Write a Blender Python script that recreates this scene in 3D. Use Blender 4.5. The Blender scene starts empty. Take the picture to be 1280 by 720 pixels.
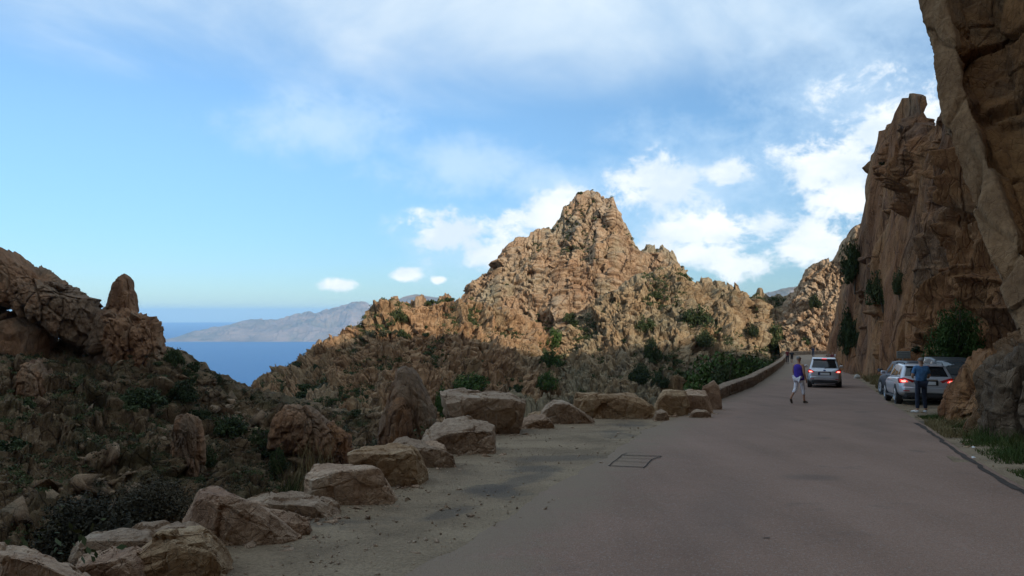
import bpy, bmesh, math, random
import numpy as np
from mathutils import Vector, Matrix

random.seed(7)
S = bpy.context.scene
COL = S.collection
R = math.radians

# ------------------------------------------------------------------ camera
F, CZ = 1000.0, 1.6                      # focal length in pixels of a 1280 wide frame, eye height
PITCH = math.atan(30 / F)
cam_data = bpy.data.cameras.new('camera')
cam_data.sensor_width = 36.0
cam_data.lens = 36.0 * F / 1280
cam_data.clip_start, cam_data.clip_end = 0.1, 120000
cam = bpy.data.objects.new('camera', cam_data)
COL.objects.link(cam)
cam.location = (0, 0, CZ)
cam.rotation_euler = (R(90) + PITCH, 0, 0)
S.camera = cam

# ------------------------------------------------------------------ light
SUN_AZ, SUN_EL = R(142), R(24)           # azimuth clockwise from the viewing direction
S.view_settings.view_transform = 'Standard'
S.view_settings.look = 'None'
S.view_settings.gamma = 1.0
S.view_settings.exposure = 0.84
sun_d = bpy.data.lights.new('sun', 'SUN')
sun_d.energy, sun_d.angle, sun_d.color = 2.35, R(0.53), (1.0, 0.89, 0.75)
sun = bpy.data.objects.new('sun', sun_d)
COL.objects.link(sun)
sdir = Vector((math.sin(SUN_AZ) * math.cos(SUN_EL), math.cos(SUN_AZ) * math.cos(SUN_EL), math.sin(SUN_EL)))
sun.rotation_euler = sdir.to_track_quat('Z', 'Y').to_euler()
sun.location = sdir * 300

S.cycles.max_bounces = 6
S.cycles.diffuse_bounces = 3
S.cycles.glossy_bounces = 3
S.cycles.transmission_bounces = 4
S.cycles.volume_bounces = 1
S.cycles.transparent_max_bounces = 8
S.cycles.caustics_reflective = False
S.cycles.caustics_refractive = False
S.cycles.use_denoising = True

# ------------------------------------------------------------------ node helpers
class NT:
    def __init__(self, nt):
        self.t = nt; self.n = nt.nodes; self.l = nt.links
    def new(self, typ, **kw):
        nd = self.n.new(typ)
        for k, v in kw.items(): setattr(nd, k, v)
        return nd
    def put(self, sock, v):
        if isinstance(v, bpy.types.NodeSocket): self.l.new(v, sock)
        elif v is not None: sock.default_value = v
    def math(self, op, a, b=None, c=None, clamp=False):
        nd = self.new('ShaderNodeMath', operation=op, use_clamp=clamp)
        for i, v in enumerate((a, b, c)):
            if v is not None: self.put(nd.inputs[i], v)
        return nd.outputs[0]
    def vmath(self, op, a, b=None, out=0):
        nd = self.new('ShaderNodeVectorMath', operation=op)
        self.put(nd.inputs[0], a)
        if b is not None: self.put(nd.inputs[1], b)
        return nd.outputs[out]
    def noise(self, vec, scale, detail=4, rough=0.55, dist=0.0):
        nd = self.new('ShaderNodeTexNoise')
        self.put(nd.inputs['Vector'], vec)
        nd.inputs['Scale'].default_value = scale
        nd.inputs['Detail'].default_value = detail
        nd.inputs['Roughness'].default_value = rough
        nd.inputs['Distortion'].default_value = dist
        return nd.outputs['Fac']
    def new_color_noise(self, vec, scale):
        nd = self.new('ShaderNodeTexNoise'); self.put(nd.inputs['Vector'], vec)
        nd.inputs['Scale'].default_value = scale; nd.inputs['Detail'].default_value = 5
        return nd.outputs['Color']
    def voro(self, vec, scale, feature='F1', out='Distance'):
        nd = self.new('ShaderNodeTexVoronoi', feature=feature)
        self.put(nd.inputs['Vector'], vec)
        nd.inputs['Scale'].default_value = scale
        return nd.outputs[out]
    def ramp(self, fac, stops):
        nd = self.new('ShaderNodeValToRGB')
        self.put(nd.inputs[0], fac)
        el = nd.color_ramp.elements
        while len(el) < len(stops): el.new(0.5)
        for e, (p, c) in zip(el, stops):
            e.position = p
            e.color = c if len(c) == 4 else (*c, 1)
        return nd.outputs[0]
    def range(self, v, a, b, c=0.0, d=1.0):
        nd = self.new('ShaderNodeMapRange', interpolation_type='SMOOTHSTEP')
        self.put(nd.inputs[0], v)
        for i, q in enumerate((a, b, c, d)): nd.inputs[i + 1].default_value = q
        return nd.outputs[0]
    def mix(self, fac, a, b, mode='MIX'):
        nd = self.new('ShaderNodeMix', data_type='RGBA', blend_type=mode)
        self.put(nd.inputs[0], fac)
        self.put(nd.inputs[6], a if not isinstance(a, tuple) else (*a[:3], 1))
        self.put(nd.inputs[7], b if not isinstance(b, tuple) else (*b[:3], 1))
        return nd.outputs[2]
    def mapping(self, vec, scale=(1, 1, 1), rot=(0, 0, 0), loc=(0, 0, 0)):
        nd = self.new('ShaderNodeMapping')
        self.put(nd.inputs[0], vec)
        nd.inputs['Scale'].default_value = scale
        nd.inputs['Rotation'].default_value = rot
        nd.inputs['Location'].default_value = loc
        return nd.outputs[0]
    def bump(self, h, strength=0.5, dist=0.1, normal=None):
        nd = self.new('ShaderNodeBump')
        nd.inputs['Strength'].default_value = strength
        nd.inputs['Distance'].default_value = dist
        self.put(nd.inputs['Height'], h)
        if normal is not None: self.put(nd.inputs['Normal'], normal)
        return nd.outputs[0]

def material(name):
    m = bpy.data.materials.new(name); m.use_nodes = True
    t = NT(m.node_tree)
    b = m.node_tree.nodes['Principled BSDF']
    return m, t, b

# ------------------------------------------------------------------ sky
w = bpy.data.worlds.new('World'); S.world = w; w.use_nodes = True
t = NT(w.node_tree)
bg = w.node_tree.nodes['Background']
sky = t.new('ShaderNodeTexSky', sky_type='NISHITA')
sky.sun_disc = False
sky.sun_elevation, sky.sun_rotation = SUN_EL, SUN_AZ
sky.altitude, sky.air_density, sky.dust_density, sky.ozone_density = 400, 1.0, 0.2, 2.6
SKY_STRENGTH = 0.083
d_ = t.new('ShaderNodeTexCoord').outputs['Generated']
sx = t.new('ShaderNodeSeparateXYZ'); t.l.new(d_, sx.inputs[0])
X, Y, Z = sx.outputs
az = t.math('MULTIPLY', t.math('ARCTAN2', X, Y), 57.2958)
el = t.math('MULTIPLY', t.math('ARCSINE', Z), 57.2958)
# high thin cloud: noise on a flat layer above the viewer
zz = t.math('MAXIMUM', t.math('ADD', Z, 0.10), 0.03)
px_ = t.math('DIVIDE', X, zz); py_ = t.math('DIVIDE', Y, zz)
cv = t.new('ShaderNodeCombineXYZ'); t.put(cv.inputs[0], px_); t.put(cv.inputs[1], py_)
layer = cv.outputs[0]
hi = t.noise(layer, 0.75, 8, 0.56, 0.5)
hi2 = t.noise(t.mapping(layer, loc=(3.1, 7.7, 0)), 0.30, 3, 0.5)
hi_amt = t.math('ADD', t.math('MULTIPLY', hi, 0.60), t.math('MULTIPLY', hi2, 0.40))
hi_amt = t.math('ADD', hi_amt, t.range(el, 8.0, 21.0, -0.22, 0.20))
thin = t.range(hi_amt, 0.45, 0.78, 0.0, 0.95)
cn = t.noise(t.mapping(d_, scale=(1, 1, 1.5)), 13.0, 12, 0.62, 0.3)
cn2 = t.noise(t.mapping(d_, scale=(1, 1, 1.3), loc=(4, 1, 2)), 48.0, 9, 0.66, 0.4)
def clouds(banks, amp, lo, hi_, top):
    acc = None
    for (a0, e0, wa, we) in banks:
        q = t.math('ADD', t.math('POWER', t.math('ABSOLUTE', t.math('DIVIDE', t.math('SUBTRACT', az, a0), wa)), 2.0),
                   t.math('POWER', t.math('ABSOLUTE', t.math('DIVIDE', t.math('SUBTRACT', el, e0), we)), 2.0))
        v = t.math('SUBTRACT', 1.0, t.math('SQRT', q))
        acc = v if acc is None else t.math('SMOOTH_MAX', acc, v, 0.15)
    e = t.math('ADD', acc, t.math('MULTIPLY', t.math('SUBTRACT', cn, 0.5), amp))
    e = t.math('ADD', e, t.math('MULTIPLY', t.math('SUBTRACT', cn2, 0.5), amp * 0.34))
    return t.math('MULTIPLY', t.range(e, lo, hi_, 0.0, top), t.range(acc, -0.5, 0.15))
# azimuth, elevation, half width, half height in degrees
puffs = [(-2.8, 5.6, 4.0, 2.0), (-1.4, 4.2, 2.6, 1.4), (10.0, 9.0, 2.8, 2.0), (15.3, 9.6, 1.7, 0.9), (14.4, 6.0, 4.2, 1.7), (12.4, 3.9, 4.2, 1.0), (16.2, 3.2, 3.2, 1.0), (21.0, 4.4, 2.4, 2.2),
         (23.4, 9.2, 4.4, 4.6), (26.5, 11.5, 4.0, 3.5), (-12.3, 1.9, 1.3, 0.5), (-7.6, 2.7, 1.0, 0.45), (-5.2, 2.3, 0.5, 0.3), (3.5, 7.2, 3.0, 1.6), (45, 7, 9, 4), (70, 6, 12, 3), (-52, 5, 8, 3), (-85, 7, 12, 4), (120, 8, 14, 4), (165, 6, 12, 3), (-130, 7, 13, 4)]
veils = [(-3.5, 10.2, 7.5, 2.6), (3.0, 9.0, 6.0, 2.0), (13.5, 8.0, 10.0, 6.0), (24, 13.0, 10, 7), (-14.0, 12.8, 8, 2.6), (-3, 5, 6, 3.5), (60, 9, 25, 5), (-70, 8, 25, 5), (140, 9, 30, 5), (-140, 9, 30, 5)]
puff = clouds([(a, e, w_ * 1.25, h_ * 1.25) for a, e, w_, h_ in puffs], 3.2, 0.05, 0.72, 0.96)
veil = clouds(veils, 2.0, -0.2, 1.1, 0.62)
grey = t.range(t.noise(t.mapping(d_, scale=(1, 1, 2), loc=(1, 5, 3)), 9.0, 6, 0.55), 0.36, 0.62)
puff_col = t.mix(grey, (0.44, 0.51, 0.57), (0.60, 0.625, 0.635))
thin_col = t.mix(t.range(hi, 0.35, 0.7), (0.33, 0.45, 0.58), (0.53, 0.585, 0.615))
skyc = t.mix(1.0, sky.outputs[0], (SKY_STRENGTH * 0.78, SKY_STRENGTH * 0.98, SKY_STRENGTH * 1.10), 'MULTIPLY')
skyc = t.mix(1.0, skyc, t.mix(t.range(el, -1.0, 17.0), (0.52, 0.58, 0.70), (1.12, 1.06, 1.0)), 'MULTIPLY')
c1 = t.mix(thin, skyc, thin_col)
c1 = t.mix(veil, c1, (0.39, 0.50, 0.61))
c2 = t.mix(puff, c1, puff_col)
# the light of the clouds is scaled with the sky: the Background itself stays at 0.1
c3 = t.mix(1.0, c2, (10.0, 10.0, 10.0), 'MULTIPLY')
t.l.new(c3, bg.inputs['Color'])
bg.inputs['Strength'].default_value = 0.1

# ------------------------------------------------------------------ geometry helpers
def W(px, py, d):
    """world point seen at photo pixel (px, py) at depth d"""
    a = (np.asarray(px, float) - 640) / F
    b = (360 - np.asarray(py, float)) / F
    k = d / (math.cos(PITCH) - b * math.sin(PITCH))
    return np.stack(np.broadcast_arrays(a * k, d + 0 * a + 0 * b, CZ + (math.sin(PITCH) + b * math.cos(PITCH)) * k), -1)

_gy = np.arange(-120, 420, 0.5)
_gz = np.interp(_gy, [-120, -60, 0, 25, 45, 70, 100, 140, 200, 420], [5.5, 3.2, 0, -1.45, -2.58, -3.70, -4.85, -6.1, -7.4, -10])
_k = np.hanning(21); _k /= _k.sum()
_gz = np.convolve(np.pad(_gz, 10, mode='edge'), _k, 'valid')
_gz -= np.interp(0, _gy, _gz)
def gz(y): return np.interp(y, _gy, _gz)

def G(px, py):
    """ground point (on the road's sheet) seen at a pixel"""
    lo, hi_ = 1.0, 300.0
    for _ in range(60):
        m = (lo + hi_) / 2
        p = W(px, py, m)
        if p[2] > gz(m): lo = m
        else: hi_ = m
    p = W(px, py, lo)
    return np.array([p[0], p[1], float(gz(lo))])

def hsh(i, j, k, seed):
    h = (i.astype(np.uint32) * np.uint32(374761393)) ^ (j.astype(np.uint32) * np.uint32(668265263)) ^ (k.astype(np.uint32) * np.uint32(2147483647 - 58)) ^ np.uint32((seed * 974634541 + 1013) & 0xffffffff)
    h = (h ^ (h >> np.uint32(13))) * np.uint32(1274126177)
    h = (h ^ (h >> np.uint32(16))) * np.uint32(2246822519)
    return h ^ (h >> np.uint32(15))

def hf(i, j, k, seed): return hsh(i, j, k, seed).astype(np.float64) / 4294967295.0

def vnoise(P, seed=0):
    I = np.floor(P).astype(np.int64); f = P - I
    u = f * f * f * (f * (f * 6 - 15) + 10)
    out = 0
    for a in (0, 1):
        wx = u[..., 0] if a else 1 - u[..., 0]
        for b in (0, 1):
            wy = u[..., 1] if b else 1 - u[..., 1]
            for c in (0, 1):
                wz = u[..., 2] if c else 1 - u[..., 2]
                out = out + wx * wy * wz * hf(I[..., 0] + a, I[..., 1] + b, I[..., 2] + c, seed)
    return out * 2 - 1

def fbm(P, oct=4, seed=0, gain=0.5, ridged=False):
    s, a, tot = 0, 1.0, 0.0
    for o in range(oct):
        n = vnoise(P * (2.03 ** o) + o * 17.3, seed + o)
        if ridged: n = 1 - 2 * np.abs(n)
        s = s + a * n; tot += a; a *= gain
    return s / tot

ZT = 0.4          # how far facets may tip up or down: rock here splits mostly upright
def worley(P, seed=0):
    """F1, F2, cell random, tilted facet height of the nearest cell"""
    I = np.floor(P).astype(np.int64)
    f1 = np.full(P.shape[:-1], 9.0); f2 = f1.copy(); cid = f1 * 0; fac = f1 * 0
    for a in (-1, 0, 1):
        for b in (-1, 0, 1):
            for c in (-1, 0, 1):
                i, j, k = I[..., 0] + a, I[..., 1] + b, I[..., 2] + c
                h1 = hsh(i, j, k, seed)
                r1 = (h1 & np.uint32(1023)) / 1023.0; r2 = ((h1 >> np.uint32(10)) & np.uint32(1023)) / 1023.0; r3 = ((h1 >> np.uint32(20)) & np.uint32(1023)) / 1023.0
                dx, dy, dz = P[..., 0] - i - r1, P[..., 1] - j - r2, P[..., 2] - k - r3
                dd = np.sqrt(dx * dx + dy * dy + dz * dz)
                nearer = dd < f1
                f2 = np.where(nearer, f1, np.minimum(f2, dd))
                rr = ((h1 >> np.uint32(7)) & np.uint32(255)) / 255.0
                q1 = (r2 * 7.13) % 1 - 0.5; q2 = (r3 * 9.37) % 1 - 0.5; q3 = (r1 * 5.71) % 1 - 0.5
                fac = np.where(nearer, dx * q1 + dy * q2 + dz * q3 * ZT, fac)
                cid = np.where(nearer, rr, cid)
                f1 = np.where(nearer, dd, f1)
    return f1, f2, cid, fac

def sstep(x, a, b):
    q = np.clip((x - a) / (b - a), 0, 1); return q * q * (3 - 2 * q)

def mesh_quads(name, V, Fq):
    me = bpy.data.meshes.new(name)
    V = np.asarray(V, np.float32); Fq = np.asarray(Fq, np.int32)
    n, k = Fq.shape
    me.vertices.add(len(V)); me.vertices.foreach_set('co', V.ravel())
    me.loops.add(n * k); me.loops.foreach_set('vertex_index', Fq.ravel())
    me.polygons.add(n); me.polygons.foreach_set('loop_start', np.arange(0, n * k, k, dtype=np.int32))
    me.update(calc_edges=True)
    return me

def link(name, me, mat=None, parent=None, smooth=False):
    o = bpy.data.objects.new(name, me)
    COL.objects.link(o)
    if mat is not None: me.materials.append(mat)
    if parent is not None: o.parent = parent
    if smooth:
        me.polygons.foreach_set('use_smooth', [True] * len(me.polygons))
    return o

def tag(o, label=None, cat=None, group=None, kind=None):
    if label: o['label'] = label
    if cat: o['category'] = cat
    if group: o['group'] = group
    if kind: o['kind'] = kind
    return o

def empty(name, loc, rz=0.0):
    o = bpy.data.objects.new(name, None); COL.objects.link(o)
    o.empty_display_size = 0.2
    o.location = loc; o.rotation_euler = (0, 0, rz)
    return o

def copy_tree(o, parent=None):
    c = o.copy(); COL.objects.link(c)
    if parent is not None: c.parent = parent
    for ch in list(o.children): copy_tree(ch, c)
    return c

def grid_faces(nr, nc, wrap=False):
    i, j = np.meshgrid(np.arange(nr - 1), np.arange(nc if wrap else nc - 1), indexing='ij')
    j2 = (j + 1) % nc
    return np.stack([i * nc + j, i * nc + j2, (i + 1) * nc + j2, (i + 1) * nc + j], -1).reshape(-1, 4)

def normals_grid(P, flip=False):
    du = np.gradient(P, axis=1); dv = np.gradient(P, axis=0)
    n = np.cross(du, dv); n /= np.linalg.norm(n, axis=-1, keepdims=True) + 1e-9
    return -n if flip else n

def catmull_rows(rows, n, power=None):
    """rows: (k, m, 3) -> (n, m, 3), smooth in the first axis (monotone enough)"""
    k = rows.shape[0]
    tt = np.linspace(0, k - 1, n)
    i = np.clip(np.floor(tt).astype(int), 0, k - 2); f = (tt - i)[:, None, None]
    p0 = rows[np.clip(i - 1, 0, k - 1)]; p1 = rows[i]; p2 = rows[i + 1]; p3 = rows[np.clip(i + 2, 0, k - 1)]
    c = 0.35
    m1 = (p2 - p0) * c; m2 = (p3 - p1) * c
    f2, f3 = f * f, f * f * f
    return (2 * f3 - 3 * f2 + 1) * p1 + (f3 - 2 * f2 + f) * m1 + (-2 * f3 + 3 * f2) * p2 + (f3 - f2) * m2

# rock relief shared by the mountain sheets: fluted ribs, blocks with tilted faces, cracks
def rock_relief(P, rib, rib_amp, block, block_amp, seed=0, stretch=0.35, fine=0.3):
    warp = np.stack([fbm(P / (rib * 1.3) + 5, 2, seed + 31), fbm(P / (rib * 1.3) + 9, 2, seed + 37), 0.6 * fbm(P / (rib * 1.3) + 13, 2, seed + 39)], -1)
    Q = P * np.array([1, 1, stretch])
    n = fbm((Q + warp * rib * 0.5) / rib, 4, seed, 0.55, ridged=True) * rib_amp
    # tall columns with flat, tilted faces and deep joints between them
    C = P * np.array([1, 1, stretch * 0.55]) + warp * block * 0.35
    f1, f2, cid, fac = worley(C / block, seed + 3)
    n = n + block_amp * ((cid - 0.5) * 1.1 + fac * 2.2 - (1 - sstep(f2 - f1, 0.0, 0.09)) * 0.7)
    # blocks broken out of the columns
    B_ = P * np.array([1, 1, 0.8]) + warp * block * 0.2
    g1, g2, gid, gfac = worley(B_ / (block * 0.45), seed + 8)
    n = n + block_amp * fine * ((gid - 0.5) * 1.5 + gfac * 2.6 - (1 - sstep(g2 - g1, 0, 0.10)) * 0.5)
    h1, h2, hid, hfac = worley(P * np.array([1, 1, 0.7]) / (block * 0.2), seed + 12)
    n = n + block_amp * fine * 0.5 * ((hid - 0.5) * 1.2 + hfac * 2.6)
    return n

# ------------------------------------------------------------------ materials
def rock_material(name, stops, scale=0.25, streak=0.35, bump=0.6, bdist=0.15, patch=None, patch_amt=0.5, speck=0.5, coord='pos', rough=0.92, joints=0.75, joint_warp=1.0):
    m, t, b = material(name)
    if coord == 'pos': p = t.new('ShaderNodeNewGeometry').outputs['Position']
    else: p = t.new('ShaderNodeTexCoord').outputs['Object']
    q = t.mapping(p, scale=(1, 1, streak))
    n1 = t.noise(q, scale, 9, 0.62, 0.4)
    c = t.ramp(n1, stops)
    if patch is not None:
        n2 = t.noise(t.mapping(p, scale=(1, 1, 0.6), loc=(7, 3, 1)), scale * 0.55, 8, 0.66, 0.3)
        c = t.mix(t.range(n2, 0.47, 0.62, 0, patch_amt), c, patch)
    n3 = t.noise(p, scale * 9, 6, 0.7)
    c = t.mix(t.range(n3, 0.35, 0.7, 0, speck), c, t.mix(1.0, c, (0.55, 0.5, 0.47), 'MULTIPLY'))
    n5 = t.noise(p, scale * 30, 4, 0.7)
    c = t.mix(t.range(n5, 0.5, 0.75, 0, speck * 0.6), c, t.mix(1.0, c, (1.35, 1.3, 1.25), 'MULTIPLY'))
    t.l.new(c, b.inputs['Base Color'])
    b.inputs['Roughness'].default_value = rough
    b.inputs['Specular IOR Level'].default_value = 0.25
    h = t.math('ADD', t.math('MULTIPLY', t.noise(q, scale * 7, 10, 0.72), 1.0), t.math('MULTIPLY', t.range(t.voro(t.mapping(q, loc=(0.3, 0.1, 0)), scale * 9, 'DISTANCE_TO_EDGE'), 0.0, 0.06), 0.18))
    h = t.math('ADD', h, t.math('MULTIPLY', n5, 0.25))
    jw = t.vmath('ADD', q, t.vmath('MULTIPLY', t.new_color_noise(p, scale * 2.5), (joint_warp / scale * 0.18,) * 3))
    e1 = t.voro(jw, scale * 1.6, 'DISTANCE_TO_EDGE'); e2 = t.voro(t.mapping(jw, loc=(3, 5, 1)), scale * 5.0, 'DISTANCE_TO_EDGE')
    j = t.math('MULTIPLY', t.range(e1, 0.0, 0.035, 0.0, 1.0), t.range(e2, 0.0, 0.03, 0.45, 1.0))
    c = t.mix(t.math('MULTIPLY', t.math('SUBTRACT', 1.0, j), joints), c, t.mix(1.0, c, (0.32, 0.27, 0.24), 'MULTIPLY'))
    t.l.new(c, b.inputs['Base Color'])
    h = t.math('ADD', h, t.math('MULTIPLY', j, 0.5 * joints))
    t.l.new(t.bump(h, bump, bdist), b.inputs['Normal'])
    return m

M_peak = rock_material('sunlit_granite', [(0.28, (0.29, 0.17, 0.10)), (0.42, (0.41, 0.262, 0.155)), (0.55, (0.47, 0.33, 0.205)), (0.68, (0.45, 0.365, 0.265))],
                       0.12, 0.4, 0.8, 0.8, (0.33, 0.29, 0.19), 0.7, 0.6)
M_ridge = rock_material('orange_granite', [(0.28, (0.22, 0.12, 0.065)), (0.42, (0.37, 0.215, 0.112)), (0.55, (0.44, 0.275, 0.15)), (0.7, (0.42, 0.32, 0.21))],
                        0.14, 0.3, 0.8, 0.7, (0.26, 0.21, 0.12), 0.5, 0.6)
M_ridge2 = rock_material('tan_granite', [(0.28, (0.20, 0.125, 0.07)), (0.42, (0.33, 0.22, 0.12)), (0.55, (0.39, 0.285, 0.165)), (0.7, (0.37, 0.31, 0.22))],
                        0.14, 0.35, 0.8, 0.6, (0.23, 0.21, 0.14), 0.7, 0.65)
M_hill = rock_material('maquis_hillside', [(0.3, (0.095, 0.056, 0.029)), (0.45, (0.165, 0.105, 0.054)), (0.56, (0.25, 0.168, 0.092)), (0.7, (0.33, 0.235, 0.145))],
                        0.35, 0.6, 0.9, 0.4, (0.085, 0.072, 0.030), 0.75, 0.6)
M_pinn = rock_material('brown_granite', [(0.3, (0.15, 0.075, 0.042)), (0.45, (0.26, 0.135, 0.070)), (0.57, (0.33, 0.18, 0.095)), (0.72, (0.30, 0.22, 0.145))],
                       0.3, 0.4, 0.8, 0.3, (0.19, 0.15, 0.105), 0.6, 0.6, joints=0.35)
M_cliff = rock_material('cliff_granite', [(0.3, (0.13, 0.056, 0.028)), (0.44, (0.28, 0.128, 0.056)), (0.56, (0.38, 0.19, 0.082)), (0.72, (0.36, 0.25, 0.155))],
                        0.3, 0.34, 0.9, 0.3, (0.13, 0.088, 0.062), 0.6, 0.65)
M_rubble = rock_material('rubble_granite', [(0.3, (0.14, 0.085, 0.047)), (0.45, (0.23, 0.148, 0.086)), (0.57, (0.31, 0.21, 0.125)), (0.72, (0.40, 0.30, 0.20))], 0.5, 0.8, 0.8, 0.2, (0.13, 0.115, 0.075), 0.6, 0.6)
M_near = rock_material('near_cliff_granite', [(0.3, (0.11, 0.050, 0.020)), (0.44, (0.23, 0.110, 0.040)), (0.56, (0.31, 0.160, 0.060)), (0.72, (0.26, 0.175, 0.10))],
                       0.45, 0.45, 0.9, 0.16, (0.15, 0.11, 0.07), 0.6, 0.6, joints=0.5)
M_slab = rock_material('grey_slab', [(0.3, (0.13, 0.070, 0.034)), (0.45, (0.21, 0.122, 0.060)), (0.56, (0.27, 0.162, 0.082)), (0.72, (0.31, 0.21, 0.12))],
                       0.6, 0.2, 0.9, 0.1, (0.24, 0.155, 0.085), 0.6, 0.65, joints=0.25)
M_grey = rock_material('grey_cliff_granite', [(0.3, (0.09, 0.060, 0.038)), (0.45, (0.14, 0.098, 0.065)), (0.56, (0.19, 0.135, 0.088)), (0.72, (0.24, 0.140, 0.062))], 0.5, 0.4, 0.9, 0.15, (0.24, 0.115, 0.042), 0.6, 0.5, joints=0.4)
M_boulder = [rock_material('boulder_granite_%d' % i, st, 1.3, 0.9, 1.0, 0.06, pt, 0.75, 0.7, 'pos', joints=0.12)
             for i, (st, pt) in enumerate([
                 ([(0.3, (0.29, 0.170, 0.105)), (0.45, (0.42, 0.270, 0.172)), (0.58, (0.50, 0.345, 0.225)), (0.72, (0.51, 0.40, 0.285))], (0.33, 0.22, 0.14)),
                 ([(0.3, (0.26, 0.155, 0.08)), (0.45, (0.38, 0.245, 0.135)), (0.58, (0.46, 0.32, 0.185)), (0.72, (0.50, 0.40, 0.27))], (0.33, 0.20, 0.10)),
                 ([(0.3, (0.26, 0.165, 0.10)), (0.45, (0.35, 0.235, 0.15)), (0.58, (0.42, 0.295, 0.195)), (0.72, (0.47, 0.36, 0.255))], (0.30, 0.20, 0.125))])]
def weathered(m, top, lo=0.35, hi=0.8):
    # paler, greyer tint on faces that lie flat, unchanged stone colour on steep sides
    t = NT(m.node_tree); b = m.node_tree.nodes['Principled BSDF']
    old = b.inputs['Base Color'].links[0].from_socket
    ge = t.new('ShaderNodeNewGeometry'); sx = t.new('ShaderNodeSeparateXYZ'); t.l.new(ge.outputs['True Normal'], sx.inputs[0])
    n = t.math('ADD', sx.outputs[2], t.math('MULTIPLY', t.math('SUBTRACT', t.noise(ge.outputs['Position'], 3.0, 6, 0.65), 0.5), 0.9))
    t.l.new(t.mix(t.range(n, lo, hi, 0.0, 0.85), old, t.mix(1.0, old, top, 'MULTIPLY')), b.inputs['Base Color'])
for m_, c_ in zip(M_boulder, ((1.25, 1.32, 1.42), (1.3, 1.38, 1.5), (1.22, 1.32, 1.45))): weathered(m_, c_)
M_wallstone = rock_material('wall_stone', [(0.3, (0.20, 0.13, 0.085)), (0.45, (0.28, 0.19, 0.125)), (0.58, (0.35, 0.25, 0.17)), (0.72, (0.36, 0.30, 0.23))],
                            1.6, 1.0, 0.7, 0.04, (0.25, 0.21, 0.16), 0.5, 0.4)

def simple(name, col, rough=0.6, metal=0.0, spec=0.5, var=0.0, scale=8, coat=0.0):
    m, t, b = material(name)
    b.inputs['Roughness'].default_value = rough
    b.inputs['Metallic'].default_value = metal
    b.inputs['Specular IOR Level'].default_value = spec
    b.inputs['Coat Weight'].default_value = coat
    if var:
        p = t.new('ShaderNodeTexCoord').outputs['Object']
        c = t.mix(t.range(t.noise(p, scale, 5, 0.6), 0.3, 0.7), tuple(x * (1 - var) for x in col), tuple(x * (1 + var) for x in col))
        t.l.new(c, b.inputs['Base Color'])
    else:
        b.inputs['Base Color'].default_value = (*col, 1)
    return m

def leaf_material(name, a, bcol, c):
    m, t, b = material(name)
    info = t.new('ShaderNodeObjectInfo').outputs['Random']
    p = t.new('ShaderNodeNewGeometry').outputs['Position']
    n = t.noise(p, 1.7, 4, 0.6)
    f = t.math('ADD', t.math('MULTIPLY', n, 0.8), t.math('MULTIPLY', info, 0.3))
    col = t.ramp(f, [(0.35, a), (0.55, bcol), (0.78, c)])
    t.l.new(col, b.inputs['Base Color'])
    b.inputs['Roughness'].default_value = 0.75
    b.inputs['Specular IOR Level'].default_value = 0.2
    return m
M_leaf = leaf_material('maquis_leaf', (0.020, 0.030, 0.010), (0.040, 0.058, 0.018), (0.075, 0.085, 0.032))
M_leaf_grn = leaf_material('green_leaf', (0.025, 0.045, 0.010), (0.045, 0.080, 0.016), (0.080, 0.120, 0.028))
M_leaf_gry = leaf_material('grey_leaf', (0.050, 0.052, 0.030), (0.085, 0.085, 0.050), (0.120, 0.112, 0.070))
M_scrub = leaf_material('scrub_leaf', (0.035, 0.035, 0.016), (0.065, 0.060, 0.028), (0.115, 0.098, 0.055))
M_thicket = leaf_material('thicket_leaf', (0.020, 0.018, 0.010), (0.038, 0.033, 0.017), (0.065, 0.050, 0.028))
M_bark = simple('bark', (0.10, 0.075, 0.05), 0.9, var=0.3)

# ------------------------------------------------------------------ road alignment
LY = [-80, -40, 0, 5.9, 11.3, 18, 25.8, 29, 45, 60, 89, 125, 138]
LX = [-33, -16.8, -2.4, -0.75, 0.9, 3.0, 6.0, 7.3, 13.6, 19.2, 30.0, 43.0, 47.6]
RX = [-27, -11.0, 3.0, 5.0, 6.75, 9.4, 12.4, 13.6, 20.0, 25.6, 36.4, 49.2, 53.9]
ys = np.arange(-48, 138.1, 1.0)
def smooth1(a, n=9):
    k = np.hanning(n + 2)[1:-1]; k /= k.sum()
    return np.convolve(np.pad(a, n // 2, mode='reflect', reflect_type='odd'), k, 'valid')
xl = smooth1(np.interp(ys, LY, LX)); xr = smooth1(np.interp(ys, LY, RX))
Lp = np.stack([xl, ys], -1); Rp = np.stack([xr, ys], -1)
# the bend to the right at the far end
cL, cR = Lp[-1], Rp[-1]
ax_ = (cR - cL) / np.linalg.norm(cR - cL)
h_dir = np.array([-ax_[1], ax_[0]])
if h_dir[1] < 0: h_dir = -h_dir
tilt = math.atan2(Lp[-1, 0] - Lp[-6, 0], 5.0)
hd = np.array([math.sin(tilt), math.cos(tilt)]); rt = np.array([hd[1], -hd[0]])
wid = np.dot(cR - cL, rt)
skew = np.dot(cR - cL, hd)
extra_L, extra_R = [], []
cen = cL + hd * 1.0 + rt * (wid + 14.0)
for i in range(0, 24):
    a = R(4.6) * i
    r_ = wid + 14.0
    e = -rt * math.cos(a) + hd * math.sin(a)
    pl = cen + e * r_; pr = cen + e * (r_ - wid)
    extra_L.append(pl); extra_R.append(pr)
Lp = np.vstack([Lp, extra_L]); Rp = np.vstack([Rp, extra_R])

def xl_at(y): return np.interp(y, ys, xl)
def xr_at(y): return np.interp(y, ys, xr)

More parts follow.
